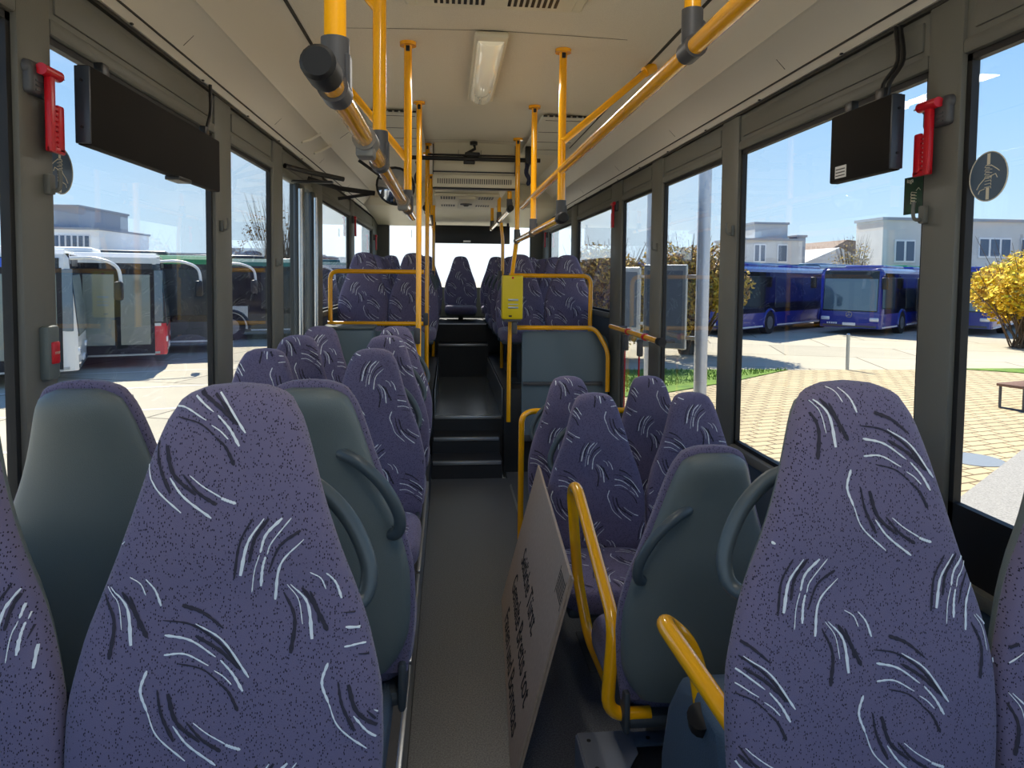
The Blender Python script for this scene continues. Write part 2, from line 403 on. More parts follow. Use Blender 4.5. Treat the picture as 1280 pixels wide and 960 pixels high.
# rear duct box, lower header
db = empty('ceiling_duct', (CXB+.03, 5.62, 2.6), label='cream box duct hanging from the ceiling behind the black cross bar, slots along its front', cat='duct')
m = MB(); m.box(-.33, .33, 0, 2.6, -.27, .03, .012); m.box(-.335, .335, -.03, .10, -.345, -.235, .018)
m.build('housing', CREAM, db)
m = MB()
for k in range(34): x = -.295+k*.0178; m.box(x, x+.007, -.034, -.028, -.315, -.275)
m.build('vent_slots', BLACK, db)
m = MB(); m.box(-.335, .335, -.02, .09, -.352, -.343, .003); m.box(-.33, .33, -.012, -.004, -.222, -.212); m.box(-.335, -.328, -.012, 0, -.24, 0); m.box(.328, .335, -.012, 0, -.24, 0)
m.box(-.13, -.127, -.004, .002, -.105, -.04); m.box(.052, .055, -.004, .002, -.105, -.04); m.box(-.13, .055, -.004, .002, -.108, -.105)
m.build('edge_seal', BLACK, db)
hd = MB(); hd.prism([(7.9, 2.6), (9.85, 2.6), (9.85, 2.24), (9.3, 2.30), (8.0, 2.34), (7.9, 2.42)], XL+.02, XR-.02, 'x')
struct(hd.build('ceiling_header', CREAM))
vp = empty('air_outlet_panel', (CXB+.0, 7.1, 2.315), label='cream air outlet panel with dotted grilles and round centre nozzle over the rear aisle', cat='air outlet')
m = MB(); m.box(-.31, .31, -.55, .5, -.02, .012, .012); m.box(-.08, .08, -.5, .45, -.045, -.01, .015); m.build('panel', CREAM, vp)
for sx in (-1, 1):
    for (yy0, ny) in ((-.5, 5), (.25, 4)):
        m = MB()
        for i in range(6):
            for j in range(ny):
                x = sx*(.12+i*.025); y = yy0+j*.045; m.box(x-.008, x+.008, y-.014, y+.014, -.0235, -.019)
        m.build('grille', BLACK, vp)
m = MB(); m.cyl((0, -.1, -.045), (0, -.1, -.055), .06, 20); m.cyl((0, -.1, -.055), (0, -.1, -.07), .035, 16, r2=.02); m.build('nozzle', GREYCL, vp)

# ceiling fittings
lf = empty('ceiling_light', (CXB+.01, 3.05, 2.615), label='long cream ceiling light with clear ribbed cover on the ceiling centre line', cat='ceiling light')
MB().box(-.075, .075, 0, 1.12, -.03, .0, .014, 3).build('base', CREAM, lf)
COVR = mat('lamp_cover', srgb(236, 228, 205), .08, coat=1, emit=(srgb(255, 244, 214), .12))
m = MB(); 
vs = []; n = 14
for y in (.05, .12, 1.0, 1.07):
    h = .055 if .1 < y < 1.05 else .03
    for k in range(n+1):
        a = math.pi*k/n; vs.append((-.062*math.cos(a), y, -.02-h*math.sin(a)))
m.add(vs, [(i*(n+1)+k, i*(n+1)+k+1, (i+1)*(n+1)+k+1, (i+1)*(n+1)+k) for i in range(3) for k in range(n)]+[tuple(range(n+1)), tuple(3*(n+1)+k for k in range(n+1))])
m.build('lamp_cover', COVR, lf)
added_light = copy_tree(lf); added_light.location.y = .0; added_light['label'] = 'added cream ceiling light out of view over the camera position, brightens the interior'  # unseen fixture added to carry the front fill light
for yy, pw2 in ((3.6, 6), (.56, 4)):  # area lights added to brighten the interior, rear one inside the visible fixture
    al = bpy.data.lights.new('cabin_fill', 'AREA'); al.shape = 'RECTANGLE'; al.size = .11; al.size_y = 1.0; al.energy = pw2; al.color = (1, .95, .87); al.spread = math.pi
    ao = bpy.data.objects.new('cabin_fill', al); COL.objects.link(ao); ao.location = (CXB+.01, yy, 2.53)

# roof hatch with grille
rh = empty('roof_hatch', (CXB, 2.36, 2.615), label='cream roof hatch frame with slotted grille at the top of the view', cat='roof hatch')
m = MB(); m.box(-.345, .345, -.4, .38, -.03, .0, .03, 3); m.build('frame', CREAM, rh)
m = MB(); m.box(-.30, .30, -.36, .335, -.042, -.025, .02, 3); m.build('inner_panel', CREAM, rh)
for sx in (-1, 1):
    for yy in (.27, .05, -.18):
        m = MB()
        for k in range(9):
            x = sx*(.05+k*.022); m.box(x-.006, x+.006, yy-.05, yy+.03, -.0435, -.0415)
        m.build('grille', BLACK, rh)
for sx, xc, lab in ((-1, -.36, 'louvred service flap in the ceiling left of the black cross bar'), (1, .79, 'louvred service flap in the ceiling right of the black cross bar')):
    fp = empty('ceiling_flap', (xc, 4.5, 2.598), label='pale grey '+lab, cat='ceiling flap')
    m = MB(); m.box(-.19, .17, 0, 1.35, -.022, 0, .008); m.build('panel', mat('flap_plastic', srgb(206, 204, 194), .5), fp)
    each('seam', GREYCL, fp, [MB().box(-.16, .14, y, y+.006, -.0245, -.0215) for y in (.05, .42, .78, 1.1)])
    m = MB()
    for k in range(9): m.box(-.18+k*.038, -.155+k*.038, -.012, .004, -.012, -.003)
    m.build('hinge_slots', BLACK, fp)
cb_ = empty('cross_bar', (CXB, 5.5, 2.47), label='black cross bar with clamp brackets hanging under the ceiling before the duct', cat='bar')
m = MB(); m.cyl((-.48, 0, 0), (.55, 0, 0), .017, 14); m.cyl((-.34, 0, .028), (.36, 0, .028), .008, 8); m.build('bar', BLACK, cb_)
m = MB(); m.cyl((.02, 0, .135), (.02, 0, .11), .03, 12); m.sweep([(.02, 0, .12), (.03, 0, .08), (-.03, 0, .045), (-.06, 0, .0)], .012, 8); m.box(-.05, .07, -.03, .03, .02, .05, .01); m.box(-.06, .03, -.025, .025, -.04, -.01, .006); m.build('bracket', BLACK, cb_)
each('clamp', BLACK, cb_, [MB().box(.43, .49, -.03, .03, -.03, .11, .008), MB().box(-.42, -.39, -.02, .02, -.03, .12, .006)])
each('strap_end', mat('navy_strap', srgb(38, 44, 70), .8), cb_, [MB().sweep(catmull([(.45, 0, -.03), (.44, .0, -.1), (.465, 0, -.15), (.45, 0, -.2)], 4), [.02]+[.017]*11+[.004], 8), MB().sweep(catmull([(-.42, 0, -.03), (-.41, 0, -.1), (-.43, 0, -.15), (-.42, 0, -.21)], 4), [.02]+[.017]*11+[.004], 8)])
# convex mirror on the left coving
cvx = empty('convex_mirror', (-.39, 5.15, 2.20), label='round convex mirror on the left coving above the door', cat='mirror')
m = MB()
def dome(mb, r, h, n=20, rings=6, mi=0):
    vs = [(0, -h, 0)]; fs = []
    for i in range(1, rings+1):
        a = i/rings; 
        for k in range(n): t = 2*math.pi*k/n; vs.append((r*a*math.cos(t), -h*(1-a*a), r*a*math.sin(t)))
    for k in range(n): fs.append((0, 1+k, 1+(k+1) % n))
    for i in range(rings-1):
        for k in range(n): fs.append((1+i*n+k, 1+(i+1)*n+k, 1+(i+1)*n+(k+1) % n, 1+i*n+(k+1) % n))
    mb.add(vs, fs, mi)
dome(m, .135, .05); mo = m.build('mirror_glass', mat('mirror_glass', (.55, .6, .7, 1), .04, 1), cvx)
m = MB(); m.sweep([(.138*math.cos(2*math.pi*k/24), 0, .138*math.sin(2*math.pi*k/24)) for k in range(25)], .008, 6, False); m.cyl((0, .0, 0), (0, .02, 0), .13, 20); m.cyl((0, .02, .0), (-.25, .10, .20), .012, 8); m.build('rim', BLACK, cvx)
cvx.rotation_euler = (R(-6), 0, R(14))
# destination sign seen from behind in the back window
tg = MB(); tg.box(-.03, .03, -.03, .03, -.001, .001); tgo = tg.build('black_tag', BLACK); tgo.location = (-.722, 4.9, 2.508); tgo.rotation_euler = (0, R(-39), R(20)); tag(tgo, 'small black square tag stuck on the left coving before the round mirror', 'tag')
ds = empty('rear_display_board', (0, 0, 0), label='long black display board across the top of the back window', cat='display board')
m = MB(); m.box(-.22, .84, 9.50, 9.58, 1.99, 2.235, .008); m.build('housing', BLACK, ds)
MB().box(.20, .30, 9.492, 9.5, 2.005, 2.03).build('label', WHITEP, ds)
each('bracket', BLACK, ds, [MB().box(-.2, -.17, 9.52, 9.56, 2.22, 2.275), MB().box(.8, .83, 9.52, 9.56, 2.22, 2.275)])

# ------------------------------------------------------------------ handrails
PR = .0185
def clamp_v(mb, x, y, z, mi=1):   # T clamp on an overhead rail with a vertical tube above
    mb.cyl((x, y-.03, z), (x, y+.03, z), .0255, 18, mi); mb.cyl((x, y, z), (x, y, z+.085), .0235, 18, mi, r2=.0235)
    mb.box(x+.015, x+.026, y-.016, y+.016, z+.0, z+.06, .004, 1, mi)
XRL, ZRL = -.19, 1.856
XRR, ZRR = .53, 2.052
def rail(label, x, y0, y1, z, hang, cap0=True, grey_rings=(), extra=None, name='overhead_handrail'):
    t = empty(name, (x, y0, z), label=label, cat='handrail')
    m = MB(); m.cyl((0, 0, 0), (0, y1-y0, 0), PR+.001, 18); m.build('rail_tube', YEL, t)
    if cap0:
        c = MB(); c.cyl((0, -.035, 0), (0, .03, 0), .0265, 18); c.cyl((0, -.042, 0), (0, -.035, 0), .021, 18, r2=.0265); c.build('end_cap', RUBBER, t)
    for yh, ztop in hang:
        h = MB(); h.cyl((0, yh-y0, .05), (0, yh-y0, ztop-z), PR, 18); h.build('hanger', YEL, t)
        k = MB(); clamp_v(k, 0, yh-y0, 0, 0); k.build('clamp', GREYCL, t)
        if ztop > 2.5:
            fg = MB(); fg.cyl((0, yh-y0, 2.596-z), (0, yh-y0, 2.612-z), .038, 18); fg.build('flange', YEL, t)
            fk = MB(); fk.box(-.009, .009, yh-y0-.026, yh-y0-.016, 2.568-z, 2.592-z, .002); fk.build('screw_cover', BLACK, t)
    for yr in grey_rings:
        k = MB(); k.cyl((0, yr-y0-.04, 0), (0, yr-y0+.04, 0), .027, 18); k.box(-.02, .02, yr-y0-.03, yr-y0+.03, -.04, -.015, .005); k.build('stop_sleeve', mat('grey_sleeve', srgb(120, 118, 112), .4), t)
    if extra: extra(t)
    return t
def braceL(t):
    for a, b in (((0, 1.93-1.07, .41), (-.26, 1.93-1.02, .735)), ((0, 3.24-1.07, .22), (-.42, 3.3-1.07, .73))):
        MB().cyl(a, b, PR-.002, 14).build('brace', YEL, t)
rail('yellow overhead handrail left of the aisle with round black end cap nearest the camera', XRL, 1.07, 3.7, ZRL, [(1.19, 2.6), (1.93, 2.6), (3.24, 2.6)], True, (1.62, 2.9), braceL)
def braceR(t):
    MB().cyl((0, 3.24-.35, .13), (.45, 3.36-.35, .52), PR-.001, 14).build('brace', YEL, t)
    MB().cyl((.42, 3.35-.35, .50), (.47, 3.365-.35, .53), .026, 14).build('flange', YEL, t)
rail('yellow overhead handrail right of the aisle rising to the upper frame edge', XRR, .35, 5.0, ZRR, [(1.5, 2.6)], False, (), braceR)
rail('lower yellow handrail behind the first right ceiling pole, black cap at its near end', XRR, 3.22, 5.42, 1.825, [(3.25, 2.6), (4.33, 2.6), (5.36, 2.6)], True)
rail('short steel-bright handrail over the raised rear section, right of the aisle', .50, 5.62, 8.2, 2.10, [(5.72, 2.5), (6.9, 2.6), (8.0, 2.34)], True, name='rear_handrail')
rail('short handrail over the raised rear section, left of the aisle', -.19, 5.75, 8.2, 2.10, [(6.1, 2.6), (7.4, 2.6)], True, name='rear_handrail')
def pole(label, x, y, z0, z1, x0=None, y0=None, mid=None, grey=None, name='grab_pole'):
    t = empty(name, (x, y, z0), label=label, cat='grab pole')
    pts = [((x0 or x)-x, (y0 or y)-y, 0)]
    if mid: pts += [(p[0]-x, p[1]-y, p[2]-z0) for p in mid]
    pts += [(0, 0, z1-z0)]
    MB().tube(pts, PR-.001, .06).build('pole_tube', YEL, t)
    if z1 > 2.55:
        MB().cyl((0, 0, z1-z0-.004), (0, 0, z1-z0+.012), .036, 16).build('flange', YEL, t)
        MB().box(-.009, .009, -.026, -.016, z1-z0-.04, z1-z0-.012, .002).build('screw_cover', BLACK, t)
    if grey:
        k = MB()
        for g in grey: k.box(-.028, .012, -.03, .03, g-z0-.05, g-z0+.05, .008)
        k.build('grey_fitting', GREYCL, t)
    return t
pole('yellow floor to ceiling pole beside the left aisle seats, grey fitting at waist height', -.185, 4.33, .2, 2.605, grey=[1.17])
pole('yellow pole at the left edge of the rear steps, just behind the taller left pole', -.175, 5.68, .25, 2.605, grey=[1.19])
pole('slim yellow pole among the raised left rear seats', -.17, 7.9, .6, 2.34, grey=[1.55])
pole('yellow pole among the raised right rear seats, bent near its top', .52, 6.9, .6, 2.08, x0=.54, mid=[(.54, 6.9, 1.9)], grey=[1.55])
vpole = pole('yellow pole at the right edge of the rear steps that carries the ticket validator', .53, 5.41, .37, 1.815, x0=.49, y0=5.5, mid=[(.49, 5.5, .8), (.50, 5.49, 1.5)], grey=[1.14])
# validator
va = empty('ticket_validator', (.50, 5.40, 1.21), label='yellow ticket validator box mounted on the pole beside the rear steps', cat='ticket validator')
m = MB(); m.box(-.082, .082, -.05, .06, 0, .345, .012, 3); m.build('housing', mat('validator_yellow', srgb(222, 196, 10), .4), va)
MB().box(-.07, .07, -.04, .05, -.02, .004, .006).build('base', GREYCL, va)
MB().box(-.035, .045, -.054, -.049, .145, .16, .002).box(-.035, .045, -.054, -.049, .085, .10, .002).box(-.035, .045, -.054, -.049, .115, .122).build('ticket_slot', ALU, va)
MB().cyl((0, -.049, .325), (0, -.054, .325), .009, 12).build('lock', RED, va)
MB().box(-.03, -.005, -.053, -.049, .02, .032).build('badge', BLACK, va)
# guard rails at the front of the raised rear section
def guard(label, pts, name='guard_rail', parts=None):
    t = empty(name, pts[0], label=label, cat='guard rail'); p0 = Vector(pts[0])
    MB().tube([Vector(p)-p0 for p in pts], PR, .07).build('rail_tube', YEL, t)
    return t
g1 = guard('upper yellow guard rail before the raised left rear seats', [(-.955, 5.7, 1.0), (-.955, 5.7, 1.575), (-.20, 5.7, 1.575)])
guard('lower yellow guard rail across the top of the left partition', [(-.96, 5.62, 1.155), (-.2, 5.62, 1.155)])
guard('upper yellow guard rail before the raised right rear seats', [(.50, 5.7, 1.555), (1.19, 5.7, 1.555), (1.19, 5.7, 1.0)])
guard('lower yellow guard rail over the right partition, bent down at its window end', [(.53, 5.5, 1.135), (1.19, 5.5, 1.135), (1.29, 5.45, .95), (1.29, 5.45, .62)])
for sx, x0, x1, lab in ((-1, XL+.02, -.19, 'grey laminated partition below the left guard rails'), (1, .60, 1.315, 'grey laminated partition with rounded corner below the right guard rails')):
    t = empty('partition', ((x0+x1)/2, 5.56, .2), label=lab, cat='partition'); w_ = (x1-x0)/2
    poly = [(-w_, .03), (w_, .03), (w_, .80), (w_-.03, .86), (w_-.10, .90), (-w_+.02, .90), (-w_, .88)]
    if sx < 0: poly = [(-x, z) for x, z in reversed(poly)]
    MB().prism(poly, -.02, .02, 'y').build('board', PANEL, t)
    MB().box(-w_+.01, w_-.05, -.045, -.015, .46, .49, .005).build('ledge', GREYCL, t)
    MB().box(-w_+.0, w_, -.03, .04, .0, .05, .005).build('foot_rail', DARKPL, t)
bx = empty('litter_bin', (-.76, 5.42, 1.03), label='grey lidded litter bin hung on the left partition below the lower guard rail', cat='litter bin')
MB().box(-.19, .19, -.09, .10, -.25, .10, .02, 3).build('bin_body', PANEL, bx); MB().box(-.2, .2, -.1, .1, .10, .125, .01).build('lid', SHELL, bx)
# near yellow rails right of the aisle
t = empty('seat_guard_rail', (.432, 1.78, .4), label='tall yellow looped guard rail standing beside the aisle at the rear-facing right seat', cat='guard rail')
MB().tube([(.115, -.03, -.02), (-.005, -.03, -.02), (.012, -.03, .23), (-.012, .40, .47), (-.012, .49, .43), (.015, .50, .12), (.04, .42, -.05), (.06, .2, -.08)], .0185, .06, 16).build('rail_tube', YEL, t)
t = empty('seat_guard_rail', (.42, 1.28, .66), label='short yellow guard rail bent over the wheel housing beside the near right seat', cat='guard rail')
MB().tube([(.058, -.21, .145), (.008, .05, .205), (.09, .06, .13), (.10, .02, -.01)], .0185, .07, 16).build('rail_tube', YEL, t)
MB().cyl((.085, .0, .005), (.075, -.018, .035), .026, 14).build('end_cap', RUBBER, t)
t = empty('seat_guard_rail', (.43, 3.98, 0), label='yellow guard rail running across behind the last low right seats', cat='guard rail')
MB().tube([(0, -.02, .0), (0, -.02, .73), (.06, .04, .75), (.88, .04, .75)], .0175, .05, 14).build('rail_tube', YEL, t)
# wall rail by right door with hanging belts
t = empty('wall_handrail', (1.25, 3.95, 1.17), label='yellow wall handrail at the right door window with black end cap and two straps', cat='handrail')
MB().cyl((0, 0, 0), (0, 1.25, .0), .019, 14).build('rail_tube', YEL, t)
MB().cyl((0, -.03, 0), (0, .03, 0), .026, 14).build('end_cap', RUBBER, t)
MB().cyl((0, .3, 0), (0, .34, 0), .0235, 12).cyl((0, .72, 0), (0, .75, 0), .0235, 12).build('tie', RED, t)
MB().cyl((0, .05, 0), (.1, .05, 0), .012, 8).cyl((0, 1.15, 0), (.1, 1.15, 0), .012, 8).build('bracket', GREYCL, t)
for y, l in ((.42, .7), (.78, .65)):
    b = empty('hanging_belt', (1.245, 3.95+y, 1.145), label='dark belt with red edge hanging from the wall handrail, %s of the two' % ('nearer' if y < .5 else 'farther'), cat='belt')
    MB().box(-.018, .018, -.02, .02, -.11, 0, .008).build('buckle', GREYCL, b)
    MB().box(-.006, -.003, -.014, .014, -l, -.1).build('webbing', RED, b)

# ------------------------------------------------------------------ seats
L_PAD, L_SH = .70, .69
WP = [(0, 0), (.004, .042), (.012, .066), (.025, .083), (.05, .097), (.10, .113), (.17, .133), (.245, .158), (.29, .176), (.35, .198), (.44, .219), (.52, .2215), (.60, .218), (.70, .203), (.8, .19)]
def wid(t):
    for (a, wa_), (b, wb) in zip(WP, WP[1:]):
        if t <= b:
            k = (t-a)/(b-a) if b > a else 0
            return wa_+(wb-wa_)*k
    return WP[-1][1]
def swid(t):   # smoothed
    if t < .03: return wid(t)
    return sum(wid(max(0, t+d)) for d in (-.02, -.01, 0, .01, .02))/5
def spine(t):  # y of the pad's middle plane, positive = away from the sitter
    k = 1-t/L_PAD
    return .085*k**1.5-.012*math.sin(min(1, t/.3)*math.pi)*1.0
def depth(t, D):
    k = min(1, t/.05); return D*(1-(1-k)**2.6)**(1/2.6)*(1 if t < L_PAD-.04 else max(.3, (L_PAD-t)/.04)**.5)
NS = 3.2
def front(x, t, off=0.0):
    w_ = swid(t); u = min(.999, abs(x)/max(w_, 1e-4)); D = depth(t, .045)
    y = spine(t)-D*(1-u**NS)**(1/NS)+.010*(1-u*u)*min(1, t/.12)
    return Vector((x*(1+off/max(.05, w_)*(.9 if u > .85 else 0)), y-off, -t))
def pad_mesh():
    mb = MB(); ts = [0, .0015, .004, .008, .014, .022, .034, .05, .07]+[.07+.63*k/26 for k in range(1, 27)]
    n = 44; rings = []
    for t in ts:
        w_ = max(swid(t), .002); Df = max(depth(t, .045), .001); Db = max(depth(t, .020), .001)
        rg = []
        for k in range(n):
            a = 2*math.pi*k/n; c, s_ = math.cos(a), math.sin(a)
            x = w_*(1 if c >= 0 else -1)*abs(c)**(2/NS); u = abs(x)/w_
            if s_ <= 0: y = spine(t)-Df*abs(s_)**(2/NS)+.010*(1-u*u)*min(1, t/.12)
            else: y = spine(t)+Db*abs(s_)**(2/2.4)
            rg.append((x, y, -t))
        rings.append(rg)
    vs = [p for r_ in rings for p in r_]
    fs = [(i*n+k, i*n+(k+1) % n, (i+1)*n+(k+1) % n, (i+1)*n+k) for i in range(len(ts)-1) for k in range(n)]
    fs += [tuple(range(n)), tuple(reversed([(len(ts)-1)*n+k for k in range(n)]))]
    mb.add(vs, fs, 0); return mb
# fabric strokes in one repeat, pixel units: (colour, [(x,y)...], w0, w1)
ST = [('w', [(115, 90), (165, 170), (185, 290)], 4, 5), ('w', [(130, 90), (205, 190), (228, 365)], 5, 18), ('k', [(100, 130), (150, 260), (135, 430)], 8, 18),
      ('k', [(180, 110), (240, 210), (295, 330)], 14, 17), ('k', [(215, 130), (245, 210), (258, 290)], 9, 8), ('w', [(215, 35), (262, 68), (285, 125)], 5, 6), ('w', [(285, 45), (325, 100), (350, 180)], 5, 12),
      ('k', [(440, 180), (530, 220), (620, 300)], 17, 8), ('k', [(360, 250), (480, 275), (600, 365), (705, 500)], 5, 12), ('w', [(500, 272), (620, 360), (735, 540)], 6, 11),
      ('k', [(500, 330), (600, 400), (700, 500)], 13, 13), ('w', [(370, 320), (480, 350), (590, 435)], 12, 7), ('w', [(610, 450), (665, 520), (710, 605)], 7, 14),
      ('w', [(370, 415), (460, 415), (560, 475)], 10, 6), ('w', [(585, 500), (625, 530), (660, 570)], 5, 7), ('k', [(430, 460), (530, 490), (600, 550)], 6, 6), ('k', [(600, 555), (650, 610), (690, 700)], 6, 14),
      ('w', [(300, 485), (275, 580), (305, 680)], 13, 11), ('w', [(305, 680), (350, 800), (470, 925)], 6, 8), ('k', [(345, 580), (365, 700), (420, 830)], 7, 15),
      ('k', [(390, 600), (430, 740), (530, 840)], 17, 12), ('k', [(470, 740), (540, 830), (620, 890)], 7, 15), ('w', [(415, 755), (480, 850), (600, 955)], 8, 11),
      ('w', [(500, 745), (560, 800), (640, 855)], 5, 7), ('w', [(640, 858), (670, 872), (705, 885)], 12, 13),
      ('k', [(780, 960), (725, 1080), (700, 1260)], 7, 11), ('w', [(830, 960), (760, 1080), (728, 1245)], 6, 18), ('k', [(850, 960), (790, 1060), (765, 1180)], 13, 13),
      ('w', [(910, 960), (840, 1040), (815, 1130)], 14, 10), ('w', [(812, 1140), (790, 1220), (778, 1330)], 5, 5), ('w', [(950, 960), (865, 1080), (845, 1140)], 6, 6), ('w', [(838, 1150), (825, 1210), (818, 1300)], 9, 14),
      ('k', [(990, 1025), (900, 1100), (850, 1230)], 13, 6), ('w', [(1005, 1070), (905, 1190), (880, 1370)], 5, 15)]
PX, PT = .247, .34
def strokes(mb, phase, fn, inside, tmax):
    x0, t0 = phase
    for i in range(-3, 4):
        for j in range(-3, 4):
            for ci, (c, pts, w0, w1) in enumerate(ST):
                P = []
                for (u, v) in pts:
                    P.append(Vector(((u/4-57)*.001267+x0+i*PX+j*.012, (v/4-91)*.00113+t0+j*PT, 0)))
                C = catmull(P, 7); n = len(C); seg = []
                for k, p in enumerate(C):
                    a = C[max(0, k-1)]; b = C[min(n-1, k+1)]; d = (b-a).normalized(); q = Vector((-d.y, d.x, 0))
                    w_ = (w0+(w1-w0)*k/(n-1))*(.00031 if c == 'w' else .00037)*.5*(1+.22*math.sin(k*2.3+ci))
                    if k in (0, n-1): w_ *= .55
                    L, R_ = p+q*w_, p-q*w_
                    ok = all(inside(z.x, z.y) for z in (L, R_))
                    if ok: seg.append((L, R_))
                    if (not ok or k == n-1) and len(seg) > 1:
                        vs = []; 
                        off = .0009 if c == 'k' else .0013
                        for a_, b_2 in seg: vs += [fn(a_.x, a_.y, off), fn((a_.x+b_2.x)/2, (a_.y+b_2.y)/2, off+.0004), fn(b_2.x, b_2.y, off)]
                        fs = []
                        for s_ in range(len(seg)-1):
                            fs += [(s_*3, s_*3+1, s_*3+4, s_*3+3), (s_*3+1, s_*3+2, s_*3+5, s_*3+4)]
                        mb.add(vs, fs, 1 if c == 'w' else 2)
                    if not ok: seg = []
def backrest(phase):
    mb = pad_mesh()
    strokes(mb, phase, front, lambda x, t: .006 < t < L_PAD-.03 and abs(x) < swid(t)*.985-.002, L_PAD)
    return mb
def shell_mesh():
    mb = MB(); ts = [.016, .020, .027, .038, .055, .075]+[.075+(L_SH-.075)*k/20 for k in range(1, 21)]
    n = 40; vs = []
    for i, t in enumerate(ts):
        w_ = max(.004, swid(t)-.010 if t > .05 else swid(t-.012)-.004)
        k = min(1, (t-.014)/.06); D = .052*(1-(1-k)**2.4)**(1/2.4)+.002
        if t > L_SH-.14: q = (t-(L_SH-.14))/.14; D *= (1-.35*q*q); w_ *= (1-.20*q**3)
        for k in range(n):
            a = 2*math.pi*k/n; c, s_ = math.cos(a), math.sin(a); x = w_*(1 if c >= 0 else -1)*abs(c)**(2/2.8)
            y = spine(t)+(.012+D*abs(s_)**(2/2.3) if s_ > 0 else .010)
            vs.append((x, y, -t))
    m_ = len(ts); fs = [(i*n+k, i*n+(k+1) % n, (i+1)*n+(k+1) % n, (i+1)*n+k) for i in range(m_-1) for k in range(n)]
    fs += [tuple(range(n)), tuple(reversed([(m_-1)*n+k for k in range(n)]))]
    mb.add(vs, fs); return mb
def cushion_mesh(phase):
    mb = MB(); n = 36; rings = []
    lay = [(0, .94, -.40), (.0, 1.0, -.425)]
    prof_ = [(.80, -.095), (.93, -.088), (.985, -.07), (1.0, -.045), (.985, -.02), (.94, -.005), (.86, .002), (.6, .004), (.2, .0), (.02, 0)]
    for sc, z in prof_:
        for k in range(n):
            a = 2*math.pi*k/n; c, s_ = math.cos(a), math.sin(a)
            x = .213*sc*(1 if c >= 0 else -1)*abs(c)**(2/5); y = -.205+.215*sc*(1 if s_ >= 0 else -1)*abs(s_)**(2/4)
            mb.v.append((x, y, z-.012*max(0, -(y+.2)/.2)))
    m_ = len(prof_)
    for i in range(m_-1):
        for k in range(n): mb.f.append((i*n+k, i*n+(k+1) % n, (i+1)*n+(k+1) % n, (i+1)*n+k)); mb.m.append(0)
    mb.f.append(tuple(range(n))); mb.m.append(0)
    strokes(mb, phase, lambda x, t, off: Vector((x, -t-.02, .004+off-.012*max(0, (t-.18)/.2))), lambda x, t: 0.03 < t < .36 and abs(x) < .17, .36)
    return mb
def handle_mesh(s):
    m = MB()
    p = catmull([(s*.050, .070, -.160), (s*.062, .098, -.156), (s*.105, .118, -.172), (s*.155, .115, -.222), (s*.187, .103, -.285), (s*.190, .092, -.325), (s*.178, .078, -.345), (s*.155, .045, -.346)], 6)
    m.sweep(p, [.009+.0045*min(1, i/8)*min(1, (len(p)-i)/5) for i in range(len(p))], 12, True, 0)
    m.cyl((s*.170, .068, -.346), (s*.155, .040, -.346), .017, 14)
    return m
SEATN = 0
CACHE = {}
def part_obj(key, fn, name, mats, parent, loc):
    if key not in CACHE:
        o = fn().build(name, mats, parent, 40, loc); CACHE[key] = o.data
        return o
    o = bpy.data.objects.new(name, CACHE[key]); COL.objects.link(o); o.parent = parent; o.location = loc
    return o
def seat(x, y, ztop, zfloor, face, label, handle=0, phase=(0, 0), group=None):
    """y: plane of the widest part of the backrest front; face=-1 looks to the camera, +1 away; handle: world side"""
    t = empty('bus_seat', (x, y, zfloor), 0 if face < 0 else math.pi, label, 'seat', group)
    H = ztop-zfloor; zc = H-.66
    fm = [FAB, YARNW, YARNK]
    part_obj(('b', phase), lambda: backrest(phase), 'backrest', fm, t, (0, .02, H))
    part_obj(('s',), shell_mesh, 'back_shell', SHELL, t, (0, .02, H))
    part_obj(('c', phase), lambda: cushion_mesh(phase), 'seat_cushion', fm, t, (0, .0, zc))
    def pan():
        m = MB(); m.box(-.19, .19, -.39, .03, -.125, -.085, .015, 2); m.box(-.200, -.182, -.10, .05, -.125, -.01, .01); m.box(.182, .200, -.10, .05, -.125, -.01, .01); return m
    part_obj(('p',), pan, 'seat_pan', DARKPL, t, (0, 0, zc))
    hl = zc-.13
    def leg():
        m = MB(); m.prism([(-.30, 0), (-.06, 0), (-.0, 1), (-.34, 1)], -.03, .03, 'x'); m.box(-.09, .09, -.32, -.02, 0, .03, .004); return m
    o = part_obj(('l',), leg, 'leg', DARKPL, t, (0, 0, 0)); o.scale = (1, 1, max(hl, .02)) 
    if handle:
        s = handle if face < 0 else -handle
        part_obj(('h', s), lambda: handle_mesh(s), 'grab_handle', HANDLE, t, (0, .02, H))
    return t
XLA, XLW, XRA, XRW = -.313, -.757, .65, 1.095
P1, P2, P3, P4 = (-.02, .10), (.06, .22), (-.09, .30), (.02, .04)
LA = seat(XLA, .965, 1.385, .585, -1, 'large purple patterned seat at the aisle, nearest on the left', 1, (-.125, .355))
seat(XLW, .965, 1.385, .585, -1, 'purple patterned seat cut by the left frame edge', 0, P1)
seat(-.293, 1.60, 1.325, .585, 1, 'grey-backed aisle seat with dark curved handle, turned away, directly behind the big left seat', 1, P2)
seat(-.757, 1.60, 1.325, .585, 1, 'grey-backed seat turned away below the left stop button', 0, P3)
ph = [P2, P4, P1]
for i, (y, lab) in enumerate(((2.83, 'first row'), (3.47, 'second row'), (4.10, 'third row'))):
    seat(XLA-.0, y, 1.24, .22, -1, 'purple patterned aisle seat facing forward, %s behind the grey-backed left seats' % lab, 1, ph[i])
    seat(XLW, y, 1.24, .22, -1, 'purple patterned window seat facing forward, %s behind the grey-backed left seats' % lab, 0, ph[(i+1) % 3])
seat(XRA, .965, 1.385, .60, -1, 'large purple patterned seat nearest on the right with a grey handle loop beside it', -1, (-.05, .095))
seat(XRW, .965, 1.385, .60, -1, 'purple patterned seat cut by the right frame edge', 0, P2)
